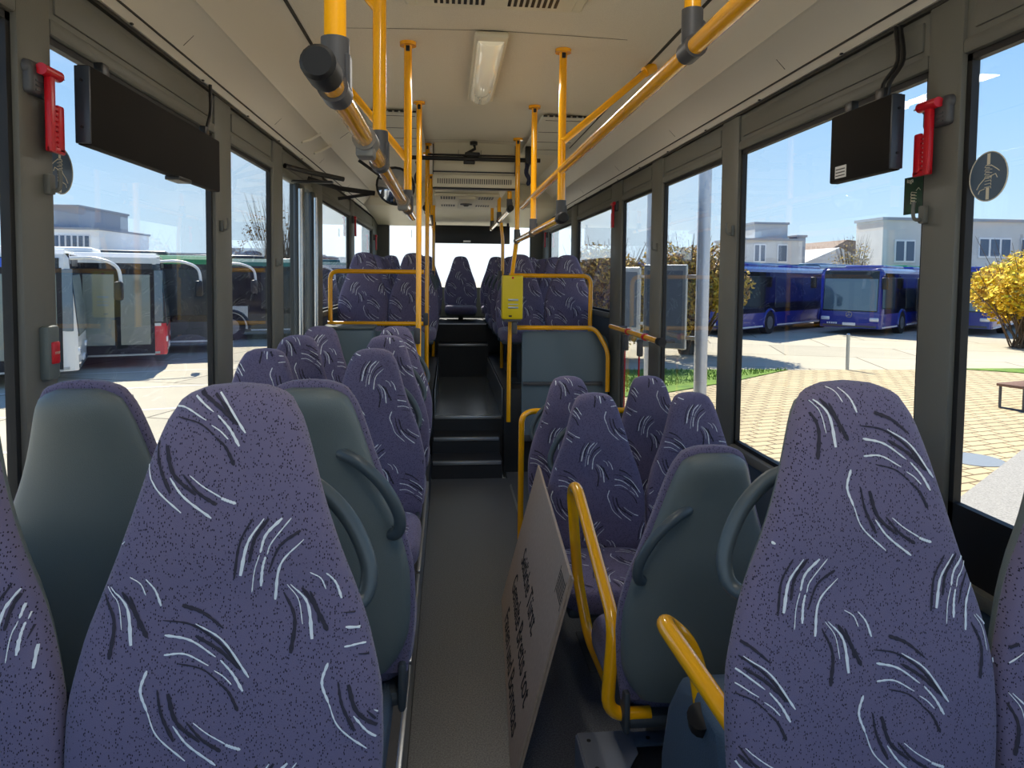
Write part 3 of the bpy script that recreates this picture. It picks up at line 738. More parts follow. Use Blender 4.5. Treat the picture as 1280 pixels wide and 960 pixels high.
seat(.665, 1.76, 1.13, 0, 1, 'grey-backed seat with dark curved handle beside the tall yellow loop, turned away', -1, P3)
seat(1.10, 1.76, 1.13, 0, 1, 'grey-backed window seat mostly hidden behind the near right seat', 0, P1)
for i, (y, zt, lab) in enumerate(((2.90, 1.035, 'first row behind the cardboard sign'), (3.58, 1.01, 'row before the yellow cross rail'))):
    seat(XRA, y, zt, 0, -1, 'low purple patterned aisle seat on the right, '+lab, -1, ph[(i+1) % 3])
    seat(XRW, y, zt, 0, -1, 'low purple patterned window seat on the right, '+lab, 0, ph[i])
for i, y in enumerate((6.2, 6.93, 7.66, 8.38)):
    rl = ('first', 'second', 'third', 'fourth')[i]; fz = .62 if y < 8.1 else .965
    for x, side, pos, hd in ((XLA, 'left', 'aisle', 1), (XLW, 'left', 'window', 0), (XRA, 'right', 'aisle', -1), (XRW, 'right', 'window', 0)):
        seat(x, y, 1.75+(.0 if i < 3 else .01), fz if fz < .9 else .96, -1, 'purple patterned %s seat in the %s row of the raised rear section, %s side' % (pos, rl, side), hd, (P1, P2, P3, P4)[(i+(x > 0)) % 4])
for x, lab in ((-.77, 'far left'), (-.30, 'left of centre'), (CXB-.01, 'centre, in the aisle gap before the back window'), (.645, 'right of centre'), (1.105, 'far right')):
    seat(x, 9.25, 1.81, .965, -1, 'purple patterned seat of the rearmost bench, '+lab, 0, P4)

# ------------------------------------------------------------------ cardboard sign
B_, Lc, T_ = Vector((.195, 1.98, .004)), Vector((.26, 3.2, .004)), Vector((.432, 3.2, .655))
ex = (B_-Lc).normalized(); ez = (T_-Lc).normalized(); en = ez.cross(ex); en.normalize()
cs = bpy.data.objects.new('cardboard_sign', None); COL.objects.link(cs)
mwc = Matrix((ex, -en, ez)).transposed().to_4x4(); mwc.translation = Lc; cs.matrix_world = mwc
tag(cs, 'brown cardboard sheet with handwritten words leaning on the right side of the aisle', 'cardboard sign')
Lx, Lz = (B_-Lc).length, (T_-Lc).length
sgn = 1 if (-en).x > 0 else -1     # front face looks to the aisle (-x)
MB().box(0, Lx, 0 if sgn > 0 else -.008, .008 if sgn > 0 else 0, 0, Lz, .001, 1).build('sheet', CARD, cs)
MB().box(-.0015, Lx+.0015, .0085*sgn if sgn > 0 else -.0165, .0165 if sgn > 0 else -.0085, .004, Lz-.01, .001, 1).build('back_layer', CARD, cs)
fy = -.0009*sgn
for i, (s_, z, x, sz) in enumerate((('Seitliche Türst.', .345, .60, .115), ('Gemalte Bretis tot', .205, .66, .125), ('Faxen und Bomtas', .07, .66, .115))):
    text(s_, sz, INK, (x, fy, z), (R(90), 0, 0), cs, 'lettering', .0004, .25, 'CENTER', .92)
m = MB()
for k in range(7): m.box(Lx-.13, Lx-.02, fy-.0006, fy, Lz-.045-k*.010, Lz-.041-k*.010)
m.box(Lx-.14, Lx-.137, fy-.0006, fy, Lz-.12, Lz-.03); m.box(Lx-.014, Lx-.011, fy-.0006, fy, Lz-.12, Lz-.03)
m.build('box_print', INK, cs)

# ------------------------------------------------------------------ window-side fittings
def screen(label, x, y0, y1, z0, z1, side, tag_=False):
    t = empty('passenger_screen', (x, (y0+y1)/2, z0), label=label, cat='screen')
    l = (y1-y0)/2; h = z1-z0
    MB().box(-.017, .017, -l, l, 0, h, .006, 2).build('housing', mat('screen_black', srgb(24, 21, 19), .75, spec=.2), t)
    a, b = (-.0185, .0185)
    MB().box(a, b, -l-.004, -l+.004, .004, h-.004, .002).build('end_plate', mat('screen_edge', srgb(58, 66, 78), .35, .2), t)
    each('screw', BLACK, t, [MB().cyl((0, -l-.008, z), (0, -l-.002, z), .004, 10) for z in (h*.22, h*.8)])
    each('bracket', BLACK, t, [MB().box(-.012, .012, yy-.02, yy+.02, h-.01, h+.03, .003) for yy in ((-l*.8, l*.75) if y1-y0 > .6 else (-l*.55, l*.45))])
    return t
sL = screen('long black passenger screen hanging before the first left window', XL+.07, 1.885, 2.90, 1.875, 2.08, -1)
MB().sweep(catmull([(-.0, .50, .19), (-.04, .53, .25), (-.03, .545, .33), (-.035, .56, .44)], 5), .007, 8).build('cable', BLACK, sL)
MB().box(-.02, .03, .05, .16, -.012, .002, .003).build('bottom_clip', BLACK, sL)
sR = screen('small square black passenger screen hanging before the right window, cable above', XR-.09, 1.865, 2.18, 1.862, 2.078, 1)
MB().sweep(catmull([(-.0, -.10, .20), (.01, -.10, .26), (.055, -.09, .33), (.07, -.05, .44)], 5), .007, 8).sweep(catmull([(-.0, -.085, .20), (.004, -.08, .26), (.048, -.075, .33), (.062, -.04, .44)], 5), .006, 8).build('cable', BLACK, sR)
m = MB(); m.box(-.019, -.0168, .06, .12, .012, .05); m.build('type_label', WHITEP, sR)
m = MB()
for k in range(3): m.box(-.0198, -.019, .065, .115, .018+k*.01, .021+k*.01)
m.build('label_print', BLACK, sR)
def hammer(label, x, y, z, side, sc=1.0):
    """side +1: right wall (front looks to -x); built facing -Y (the camera) beside the pillar"""
    t = empty('emergency_hammer', (x, y, z), label=label, cat='emergency hammer'); t.scale = (sc, sc, sc)
    s = side
    MB().box(-.012, .026, -.055, .045, .045, .115, .010, 3).box(-.012, .026, -.06, .06, .085, .125, .018, 3).build('holder', GREYCL, t)
    m = MB()
    for k in range(3): m.box(-.014, -.010, -.04, .0, .052+k*.011, .057+k*.011, .001)
    m.build('holder_ribs', DARKPL, t)
    MB().cyl((-.022, -.035, .105), (-.022, .04, .105), .014, 14).cyl((-.022, .04, .105), (-.022, .055, .105), .012, 12, r2=.004).build('hammer_head', RED, t)
    MB().cyl((-.022, .052, .105), (-.022, .064, .105), .005, 10, r2=.002).build('steel_tip', CHROME, t)
    m = MB(); m.box(-.03, -.014, -.012, .012, -.085, .1, .004)
    m.box(-.028, -.014, .026, .055, -.085, .035, .006); m.box(-.028, -.016, -.012, .055, -.085, -.07, .004); m.build('handle', RED, t)
    MB().box(-.020, -.018, .010, .028, -.068, .032).build('white_backing', WHITEP, t)
    m = MB()
    for k in range(8): m.box(-.026, -.019, .012, .028, -.068+k*.0125, -.061+k*.0125)
    m.build('handle_ribs', RED, t)
    if s < 0: t.scale = (-sc, sc, sc)
    return t
hammer('red emergency hammer in grey holder on the near left pillar', XL+.02, 1.79, 1.925, -1)
hammer('red emergency hammer in grey holder on the near right pillar', XR-.02, 1.80, 1.925, 1)
hammer('red emergency hammer on the pillar behind the right door window', XR-.02, 5.45, 2.03, 1)
hammer('red emergency hammer at the right rear corner of the bus', XR-.02, 9.35, 2.03, 1)
hammer('red emergency hammer on the pillar between the raised left windows', XL+.02, 7.3, 2.03, -1)
hammer('red emergency hammer at the left rear corner of the bus', XL+.02, 9.35, 1.96, -1)
STK = mat('sticker_blue', srgb(74, 96, 118), .5); STG = mat('sticker_green', srgb(30, 78, 52), .5, noise=(30, srgb(20, 50, 34), .2)); STW = mat('sticker_cream', srgb(225, 218, 196), .6)
def oval(label, x, y, z, s):
    t = empty('window_sticker', (x, y, z), label=label, cat='sticker')
    n = 32; m = MB(); m.prism([(.062*math.cos(2*math.pi*k/n), .062*math.sin(2*math.pi*k/n)) for k in range(n)], -.0008, .0008, 'x'); m.build('disc', STK, t)
    a = -.0016*s; m = MB(); m.box(a-.0003, a+.0003, -.005, .005, .03, .058); m.box(a-.0003, a+.0003, -.005, .005, -.058, -.028)
    for k in range(4):
        m.sweep([(a, -.012, .026-k*.009), (a, .008, .029-k*.009), (a, .012, .024-k*.009), (a, -.004, .022-k*.009)], .0009, 5)
        m.sweep([(a, .010, -.003-k*.008), (a, -.010, -.002-k*.008), (a, -.010, -.007-k*.008)], .0009, 5)
    m.sweep([(a, -.008, .028), (a, -.028, .016), (a, -.036, .010)], .0012, 5); m.sweep([(a, -.006, .0), (a, -.024, .004), (a, -.03, -.006)], .0012, 5)
    m.sweep([(a, .010, -.004), (a, .028, -.018), (a, .036, -.030)], .0012, 5); m.sweep([(a, .010, -.030), (a, .026, -.034), (a, .030, -.042)], .0012, 5)
    m.sweep([(a, .062*math.cos(2*math.pi*k/n), .062*math.sin(2*math.pi*k/n)) for k in range(n+1)], .0014, 5, False)
    m.build('hand_drawing', STW, t)
oval('round blue sticker with gripping hands on the left window under the hammer', XL-.012, 1.925, 1.815, -1)
oval('round blue sticker with gripping hands on the right window at the frame edge', XR+.012, 1.645, 1.815, 1)
def gsticker(label, x, y, z, s, body):
    t = empty('window_sticker', (x, y, z), label=label, cat='sticker')
    MB().box(-.0008, .0008, -.045, .045, -.055, .055, .0005).build('sheet', STG, t)
    a = -.0016*s; m = MB()
    for k in range(4): m.sweep([(a, -.012, .006-k*.009), (a, .010, .010-k*.009), (a, .013, .003-k*.009), (a, -.006, .001-k*.009)], .001, 5)
    m.sweep([(a, -.01, .012), (a, -.02, .02), (a, -.028, .012)], .001, 5)
    m.build('hand_drawing', STW, t)
    if body: text(body, .018, STW, (a, .018 if s > 0 else -.02, .044), (R(90), 0, R(-90)*s if s > 0 else R(90)), t, 'lettering', .0003)
gsticker('green square sticker with a hand drawing beside the near right pillar', XR+.012, 1.925, 1.80, 1, 'loga')
gsticker('green square sticker at the left frame edge', XL-.012, 1.615, 1.76, -1, '')
gsticker('small green sticker in the top left of the back window', -.52, 9.83, 2.13, 1, ''); 
def hook(label, x, y, z, s):
    t = empty('coat_hook', (x, y, z), label=label, cat='hook')
    MB().box(-.006, .012, -.012, .014, -.03, .02, .004).sweep(catmull([(-s*.004, 0, -.02), (-s*.025, 0, -.018), (-s*.03, 0, .005), (-s*.028, 0, .03)], 4), .005, 8).build('hook_body', PILLAR, t)
hook('grey coat hook on the near left pillar below the hammer', XL+.016, 1.82, 1.77, -1)
hook('grey coat hook on the near right pillar', XR-.02, 1.84, 1.74, 1)
for x, y, s, z, lb in ((XR-.02, 3.16, 1, 1.78, 'grey window catch on the second right pillar'), (XR-.02, 4.35, 1, 1.75, 'grey window catch on the pillar before the right door window'), (XL+.016, 3.13, -1, 1.76, 'grey window catch on the second left pillar'), (XL+.016, 4.1, -1, 1.62, 'grey window catch on the pillar before the left door')):
    hook(lb, x, y, z, s)
# stop button
t = empty('stop_button', (XL+.012, 1.80, 1.30), label='grey push button box with red button on the near left pillar', cat='stop button')
MB().box(-.004, .022, -.026, .026, -.02, .115, .008, 2).build('housing', SHELL, t)
MB().box(.018, .028, -.015, .015, .02, .075, .004, 2).build('red_button', RED, t)
text('STOP', .009, STW, (.0285, 0, .047), (R(90), 0, R(90)), t, 'lettering', .0003)
# left door
d = empty('door_1', (0, 0, 0)); struct(d)
def frame_yz(mb, x0, x1, y0, y1, z0, z1, w_):
    mb.box(x0, x1, y0, y0+w_, z0, z1, .006, 1); mb.box(x0, x1, y1-w_, y1, z0, z1, .006, 1); mb.box(x0, x1, y0, y1, z1-w_, z1, .006, 1); mb.box(x0, x1, y0, y1, z0, z0+w_, .006, 1)
m = MB(); frame_yz(m, XL-.055, XL-.01, 4.30, 4.80, -.35, 2.2, .05); frame_yz(m, XL-.055, XL-.01, 4.81, 5.26, -.35, 2.2, .05); m.box(XL-.01, XL+.03, 4.66, 4.84, -.3, 2.15, .015); m.box(XL-.01, XL+.03, 5.16, 5.28, -.3, 2.15, .015)
m.build('door_frame', mat('door_frame_grey', srgb(70, 72, 70), .35, .4), d)
MB().box(XL-.035, XL-.03, 4.32, 5.24, -.32, 2.18).build('door_glass', GLASS, d)
MB().cyl((XL+.05, 4.60, .2), (XL+.05, 4.60, 2.1), .015, 12).cyl((XL+.05, 5.12, .2), (XL+.05, 5.12, 2.1), .015, 12).build('door_grab_bar', CHROME, d)
m = MB(); m.sweep([(XL+.02, 4.3, 2.20), (XL+.12, 4.45, 2.19), (XL+.32, 4.62, 2.17)], .016, 8); m.box(XL+.0, XL+.26, 4.55, 4.60, 2.135, 2.15, .004)
m.sweep([(XL+.02, 5.0, 2.22), (XL+.22, 5.12, 2.17), (XL+.46, 5.2, 2.15)], .018, 8); m.sweep([(XL+.46, 5.2, 2.15), (XL+.2, 5.16, 2.10)], .012, 8)
m.build('door_arm', BLACK, d)
dw = MB(); dw.box(XL-.06, -.14, 5.12, 5.58, -.12, -.0); dw.box(XL-.08, XL+.2, 4.2, 5.6, -.5, -.42); struct(dw.build('floor_door_well', PODM))

# ------------------------------------------------------------------ outside: ground
def ground_mat(name, base, line, scale, rot, joint=.03, ratio=1.0, noise=.25, bw=.5):
    m = bpy.data.materials.new(name); m.use_nodes = True; nt = m.node_tree; b = nt.nodes['Principled BSDF']; b.inputs['Roughness'].default_value = .9
    tc = nt.nodes.new('ShaderNodeTexCoord'); mp = nt.nodes.new('ShaderNodeMapping'); mp.inputs['Rotation'].default_value = (0, 0, rot); mp.inputs['Scale'].default_value = (scale,)*3
    nt.links.new(tc.outputs['Object'], mp.inputs[0])
    br = nt.nodes.new('ShaderNodeTexBrick'); br.inputs['Mortar Size'].default_value = joint; br.inputs['Brick Width'].default_value = bw; br.inputs['Row Height'].default_value = bw*ratio
    br.inputs['Color1'].default_value = base; br.inputs['Color2'].default_value = tuple(c*.86 for c in base[:3])+(1,); br.inputs['Mortar'].default_value = line; br.inputs['Scale'].default_value = 1
    nt.links.new(mp.outputs[0], br.inputs['Vector'])
    n = nt.nodes.new('ShaderNodeTexNoise'); n.inputs['Scale'].default_value = .5; n.inputs['Detail'].default_value = 8; nt.links.new(tc.outputs['Object'], n.inputs['Vector'])
    mx = nt.nodes.new('ShaderNodeMix'); mx.data_type = 'RGBA'; mx.blend_type = 'MULTIPLY'; mx.inputs['Factor'].default_value = noise
    nt.links.new(br.outputs['Color'], mx.inputs['A']); nt.links.new(n.outputs['Fac'], mx.inputs['B']); nt.links.new(mx.outputs['Result'], b.inputs['Base Color'])
    MATS[name] = m; return m
CONC = ground_mat('concrete_slabs', srgb(206, 196, 172), srgb(120, 112, 96), .25, R(17), .006, .8, .3, 1.0)
PAVE = ground_mat('paving_stones', srgb(214, 194, 152), srgb(120, 102, 74), 1.25, R(-16), .022, .5, .25)
GRASS = mat('grass', srgb(120, 150, 50), .9, noise=(3, srgb(84, 116, 34), .2))
GRAN = mat('granite_kerb', srgb(176, 170, 160), .8, noise=(60, srgb(140, 136, 128), .2))
m = MB(); m.box(-160, 160, -20, 260, G-.3, G); struct(m.build('ground', CONC))
m = MB(); m.prism([(1.5, -8), (20, -8), (20, 16.85), (8.7, 16.85), (6.5, 15.0), (4.28, 13.4), (1.5, 12.2)], G, G+.012, 'z'); struct(m.build('ground_paving', PAVE))
m = MB(); m.prism([(1.5, 12.2), (4.28, 13.4), (6.5, 15.0), (8.7, 16.85), (1.5, 16.85)], G, G+.03, 'z'); m.prism([(13.4, 16.95), (14.6, 16.1), (20, 15.4), (20, 16.95)], G, G+.03, 'z')
gb = m.build('grass', GRASS); tag(gb, 'short green grass verge between the paving and the concrete yard', 'grass', kind='stuff')
m = MB(); random.seed(3)
for _ in range(9000):
    x = random.uniform(1.6, 8.6); y = random.uniform(12.3, 16.8)
    if y < 12.2+(x-1.5)*.63+.05: continue
    h = random.uniform(.03, .09); a = random.uniform(0, 3.14); dx, dy = .012*math.cos(a), .012*math.sin(a)
    m.add([(x-dx, y-dy, G+.03), (x+dx, y+dy, G+.03), (x+random.uniform(-.03, .03), y+random.uniform(-.03, .03), G+.03+h)], [(0, 1, 2)])
m.build('grass_blades', GRASS, gb)
m = MB(); m.prism([(3.2, 4.9), (5.19, 6.43), (7.56, 8.29), (11, 11.0), (12.5, 9.2), (4.2, 3.2)], G, G+.16, 'z'); kb = m.build('kerb_platform', GRAN); tag(kb, 'pale granite raised kerb platform at the lower right window', 'kerb')
m = MB(); m.cyl((6.85, 8.30, G+.012), (6.85, 8.30, G+.02), .36, 28); mo_ = m.build('manhole_cover', mat('manhole', srgb(150, 156, 160), .5, .3)); tag(mo_, 'round grey manhole cover in the paving by the kerb platform', 'manhole cover')
# painted lines on the left yard
m = MB()
for k in range(5):
    a = Vector((-3.0-k*.2, 7.5+k*2.6, 0)); d_ = Vector((-.957, -.29, 0)); q = Vector((.29, -.957, 0))*.05
    m.add([tuple(a+q+Vector((0, 0, G+.004))), tuple(a-q+Vector((0, 0, G+.004))), tuple(a-q+d_*9+Vector((0, 0, G+.004))), tuple(a+q+d_*9+Vector((0, 0, G+.004)))], [(0, 1, 2, 3)])
struct(m.build('road_markings', mat('road_paint', srgb(226, 220, 206), .8)))

# ------------------------------------------------------------------ outside: parked buses
DG = mat('tinted_bus_glass', srgb(16, 20, 24), .06, 0, spec=.5)
WS = mat('windscreen_glass', srgb(70, 96, 112), .05, 0, spec=.8, coat=.8)
DGL = mat('door_glass_pale', srgb(120, 132, 124), .08, spec=.6, coat=.4)
TYRE = mat('tyre', srgb(20, 20, 21), .8); HUB = mat('hub', srgb(150, 152, 156), .35, .7)
HL = mat('headlight_glass', srgb(220, 226, 232), .1, .3)
def parked_bus(label, corner, heading, near, body, accent=None, skirt=None, roofband=None, door=False, L=11.9, H=2.86, livery=None, mirror=None, pods=True, full=True):
    """corner: world xy of the front corner on the camera side; near=+1 left side, -1 right side faces the camera"""
    Wd = 2.55; h = heading; fx, fy_ = math.cos(h), math.sin(h)
    # local +x front, +y left
    t = empty('parked_bus', (0, 0, G), h, label, 'bus')
    cy = near*Wd/2
    t.location = (corner[0]-(-fy_)*cy, corner[1]-fx*cy, G)
    z0 = .30; W2 = Wd/2
    sec = [(-W2, z0), (W2, z0), (W2, 1.08), (W2, H-.28), (W2-.05, H-.12), (W2-.18, H-.02), (W2-.35, H), (-W2+.35, H), (-W2+.18, H-.02), (-W2+.05, H-.12), (-W2, H-.28), (-W2, 1.08)]
    m = MB(); n = len(sec); xs = [(0-.0, .90, .04), (-.06, .96, .02), (-.22, 1.0, 0), (-L+.2, 1.0, 0), (-L, .95, .02)]
    vs = []
    for x, sc_y, dz in xs:
        for y, z in sec: vs.append((x, y*sc_y, z-(dz*2 if z > 2 else 0)))
    # front leans back towards the roof
    vs = [(x-(max(0, z-1.0)*.09 if x > -.1 else 0), y, z) for x, y, z in vs]
    fs = [(i*n+k, i*n+(k+1) % n, (i+1)*n+(k+1) % n, (i+1)*n+k) for i in range(len(xs)-1) for k in range(n)]+[tuple(range(n)), tuple(reversed([(len(xs)-1)*n+k for k in range(n)]))]
    bmats = body if isinstance(body, tuple) else (body, body, body)
    m.add(vs, fs)
    for i, f_ in enumerate(m.f):
        zz = sum(m.v[k][2] for k in f_)/len(f_)
        if len(f_) > 4: m.m[i] = 0 if f_[0] < n else 1
        else: m.m[i] = 0 if zz < 1.08 else (1 if zz < H-.2 else 2)
    m.build('body', list(bmats), t, 30); body = bmats[0]
    s = near; yo = s*(W2+.004); yi = s*(W2-.03)
    def side(mb, x0, x1, za, zb, o=0.004, bev=.0, mi=0):
        a, b = sorted((s*(W2-.02), s*(W2+o))); mb.box(x0, x1, a, b, za, zb, bev, 1, mi)
    # side glass band in separate windows
    xw = [(-.35-1.45*i-.0, -.35-1.45*(i+1)+.04) for i in range(7)]
    side_m = MB(); side(side_m, -11.2, -.30, .92 if not door else 1.0, 2.62, .003); side_m.build('window_band', DG, t)
    for i, (b, a) in enumerate(xw):
        if door and i < 1: continue
        q = MB(); side(q, a, b, 1.10, 2.45, .010, .02); q.build('side_window', DG if i % 2 else mat('tinted_bus_glass_pale', srgb(42, 52, 56), .08, spec=.5), t)
    # windscreen and display, on the front
    def fr(y0, y1, za, zb, o, mtl, name, sw=0):
        q = MB(); xa = -(max(0, za-1.0)*.09); xb = -(max(0, zb-1.0)*.09)
        vs = [(xa+o, y0, za), (xa+o, y1, za), (xb+o, y1+sw, zb), (xb+o, y0-sw, zb), (xa-.05, y0, za), (xa-.05, y1, za), (xb-.05, y1+sw, zb), (xb-.05, y0-sw, zb)]
        q.add(vs, [(0, 1, 2, 3), (7, 6, 5, 4), (0, 4, 5, 1), (3, 2, 6, 7), (0, 3, 7, 4), (1, 5, 6, 2)]); q.build(name, mtl, t)
    fr(-W2*.86, W2*.86, 1.0, 2.72, .012, DG, 'windscreen_surround')
    if bmats[1] is not bmats[0]:
        fr(-W2*.90, W2*.90, .32, 1.0, .014, bmats[0], 'front_apron')
    fr(-W2*.84, W2*.84, 1.05, 2.38, .022, WS, 'windscreen')
    fr(-W2*.62, W2*.62, 2.46, 2.70, .020, BLACK, 'destination_display')
    fr(-W2*.84, W2*.84, .34, .42, .02, DARKPL, 'bumper')
    for yy in (-1, 1):
        q = MB(); q.box(-.05, .025, yy*.98-.18, yy*.98+.18, .60, .76, .05, 3); q.build('headlight', HL, t)
    q = MB(); q.box(0, .03, -.26, .26, .40, .52, .005); q.build('number_plate', WHITEP, t)
    # windscreen side return visible from the flank
    q = MB(); side(q, -.40, -.07, 1.12, 2.4, .004, .02); q.build('corner_window', WS, t)
    for xw_ in (-2.75, -8.7):
        q = MB(); q.cyl((xw_, s*(W2-.28), .48), (xw_, s*(W2+.015), .48), .48, 28)
        q.build('wheel', TYRE, t); wo = COL.objects[-1]
        q = MB(); q.cyl((xw_, s*(W2+.01), .48), (xw_, s*(W2+.03), .48), .27, 20); q.cyl((xw_, s*(W2+.03), .48), (xw_, s*(W2+.05), .48), .10, 12)
        hb = q.build('hub', HUB, t)
        q = MB(); q.sweep([(xw_+.60*math.cos(math.pi*k/16), s*(W2+.004), .42+.62*math.sin(math.pi*k/16)) for k in range(17)], .055, 8); q.build('wheel_arch', body, t)
    q = MB(); side(q, -10.9, -3.5, .33, .385, .012); side(q, -2.1, -.15, .33, .385, .012); q.build('sill_strip', WHITEP if not door else ALU, t)
    if pods:
        q = MB(); q.box(-4.6, -1.6, -.80, .80, H-.04, H+.12, .07, 3); q.build('roof_unit', body if not door else WHITEP, t)
        q = MB(); q.box(-9.5, -6, -.8, .8, H-.04, H+.12, .07, 3); q.build('roof_unit', body if not door else WHITEP, t)
    if roofband:
        q = MB(); side(q, -L+.1, -.12, H-.26, H-.12, .012); q.build('roof_band', roofband, t)
    if livery:
        for (x0, x1, za, zb, mt) in livery:
            q = MB(); side(q, x0, x1, za, zb, .012); q.build('livery_panel', mt, t)
    if door:
        q = MB(); side(q, -1.85, -.26, .34, 2.42, .014); q.build('door_frame', RUBBER, t)
        for a, b in ((-1.79, -1.11), (-1.01, -.34)):
            q = MB(); side(q, a, b, .55, 2.30, .022, .03); q.build('door_leaf', DGL, t)
        q = MB(); side(q, -1.87, -.26, .30, .34, .03); q.build('door_sill', ALU, t)
    # mirror arms
    mb_ = MB()
    y_ = s*(W2+.0)
    if mirror == 'arc':
        mb_.sweep(catmull([(-.12, s*(W2-.05), 2.62), (.35, s*(W2+.0), 2.62), (.72, s*(W2+.03), 2.45), (.80, s*(W2+.05), 2.05)], 6), .035, 8)
        mb_.build('mirror_arm', body if body.name == 'bus_white' else WHITEP, t)
        q = MB(); q.box(.66, .84, s*(W2+.03)-.12, s*(W2+.03)+.12, 1.75, 2.15, .05, 2); q.build('mirror', BLACK, t)
    else:
        mb_.sweep([(-.15, y_, 2.5), (.22, y_*1.12, 2.5)], .03, 8); mb_.build('mirror_arm', BLACK, t)
        q = MB(); q.box(.14, .32, y_*1.12-.12, y_*1.12+.12, 1.95, 2.45, .06, 3); q.build('mirror', BLACK, t)
        mb2 = MB(); mb2.sweep([(-.15, -y_, 2.5), (.22, -y_*1.12, 2.5)], .03, 8); mb2.build('mirror_arm', BLACK, t)
        q = MB(); q.box(.14, .32, -y_*1.12-.12, -y_*1.12+.12, 1.95, 2.45, .06, 3); q.build('mirror', BLACK, t)
    return t
BLU = mat('bus_blue', srgb(20, 38, 138), .25, coat=.6); REDB = mat('bus_red', srgb(196, 22, 44), .28, coat=.5); WB = mat('bus_white', srgb(228, 228, 222), .3, coat=.5)
GRNB = mat('bus_dark', srgb(40, 46, 46), .3, coat=.4); GRN = mat('bus_green', srgb(22, 140, 84), .3, coat=.4); TEAL = mat('bus_teal', srgb(30, 120, 112), .3, coat=.4); LBL = mat('bus_slate', srgb(96, 122, 150), .35, coat=.4)
SKY_BL = mat('blind_blue', srgb(50, 96, 206), .3); LG = mat('livery_grey', srgb(196, 200, 202), .4); LG_ = mat('livery_dark_grey', srgb(74, 78, 84), .4)
hL = math.atan2(.29, .957)
parked_bus('white parked bus with a blue panel above its door, nearest on the left', (-7.6, 14.9), R(23), -1, WB, door=True, H=2.82, livery=[(-3.4, -.45, 2.30, 2.60, SKY_BL), (-6, -2.6, .5, 1.2, RED)], mirror='arc')
parked_bus('red and white parked bus with double door on the left', (-7.0, 17.85), R(19.5), -1, (REDB, GRNB, WB), door=True, H=2.82, roofband=WB, livery=[(-6, -2.1, 1.02, 1.09, WB), (-.40, -.12, 1.02, 1.09, WB)], mirror='arc')
parked_bus('dark parked bus with a green roof edge and pale grey side panel on the left', (-6.5, 21.0), R(18), -1, (LG_, GRNB, GRN), roofband=GRN, H=2.85, livery=[(-6, -1.9, .45, 1.15, LG)], mirror='arc')
parked_bus('teal roofed dark parked bus seen through the narrow left window', (-4.9, 25.5), hL, -1, (GRNB, GRNB, TEAL), roofband=TEAL, livery=[(-3.5, -2.2, .4, 1.2, WB)], mirror='arc')
parked_bus('farthest dark parked bus with teal roof edge on the left', (-3.0, 30.5), hL, -1, TEAL, roofband=WB)
hR = R(220)
b1 = parked_bus('blue parked bus seen left of centre in the long right window', (11.55, 26.4), hR, 1, BLU)
b2 = parked_bus('blue parked bus with a ring emblem on its nose beside the near right pillar', (17.8, 26.8), hR, 1, BLU)
b3 = parked_bus('blue parked bus behind the yellow bush at the right frame edge', (22.9, 27.0), hR, 1, BLU)
parked_bus('blue parked bus behind the blossoming bush beyond the right door window', (6.4, 26.6), hR, 1, BLU)
m = MB(); m.sweep([(.03, .12*math.cos(2*math.pi*k/20), .86+.12*math.sin(2*math.pi*k/20)) for k in range(21)], .012, 6, False)
for a in (90, 210, 330): m.cyl((.03, 0, .86), (.03, .115*math.cos(R(a)), .86+.115*math.sin(R(a))), .010, 6)
m.build('emblem', CHROME, b2)
m = MB()
for k in range(5): m.box(.028, .034, -.9+k*.09, -.84+k*.09, .45, .52)
m.build('fleet_number', WHITEP, b2)
parked_bus('slate blue parked bus in the second row behind the blue buses', (18.5, 43), hR, 1, LBL, H=3.35)
parked_bus('slate blue parked bus in the second row, farther right', (25, 44.5), hR, 1, LBL, H=3.35)
parked_bus('parked bus with green roof in the second row before the white building', (32, 45.5), hR, 1, GRN, H=3.3)
# ------------------------------------------------------------------ outside: street furniture
def bollard(label, x, y):
    t = empty('bollard', (x, y, G), label=label, cat='bollard')
    MB().cyl((0, 0, 0), (0, 0, .93), .043, 16).build('post', ALU, t); MB().cyl((0, 0, .93), (0, 0, .955), .045, 16, r2=.03).build('cap', CHROME, t)
bollard('steel bollard at the paving edge before the blue bus in the right window', 10.3, 16.85)
bollard('steel bollard at the paving edge beside the near right pillar', 12.35, 16.95)
def notice(label, x, y, rz, arm=True):
    t = empty('stop_post', (x, y, G), label=label, cat='bus stop post')
    MB().cyl((0, 0, 0), (0, 0, 4.3), .082, 20).build('post', mat('post_steel', srgb(206, 208, 214), .35, .6), t)
    m = MB(); rot = Matrix.Rotation(rz, 3, 'Z'); pv = (0, 0, 0)
    m.box(-.78, -.20, -.03, .03, 1.42, 2.52, .01, 1, 0, rot, pv); m.build('display_frame', ALU, t)
    m = MB(); m.box(-.73, -.25, -.036, .036, 1.50, 2.44, .0, 1, 0, rot, pv); m.build('timetable_panel', mat('case_grey', srgb(96, 110, 118), .4), t)
    m = MB(); m.box(-.22, .04, -.015, .015, 1.55, 1.60, .004, 1, 0, rot, pv); m.box(-.22, .04, -.015, .015, 2.34, 2.39, .004, 1, 0, rot, pv); m.build('arm', ALU, t)
notice('silver stop post with a framed grey display case, nearer of two beyond the right window', 3.22, 8.5, R(-38))
notice('silver stop post with a framed grey display case, farther of two beyond the door window', 3.35, 11.2, R(-50))
t = empty('bench', (11.0, 11.8, G), R(20), 'metal framed wooden bench at the right frame edge', 'bench')
MB().box(-.95, .95, -.22, .22, .43, .48, .008).build('seat_board', mat('bench_wood', srgb(120, 88, 70), .7), t)
for x in (-.85, .85):
    MB().tube([(x, -.2, .43), (x, -.2, .02), (x, .2, .02), (x, .2, .43)], .025, .03, 8).build('leg_frame', GREYCL, t)
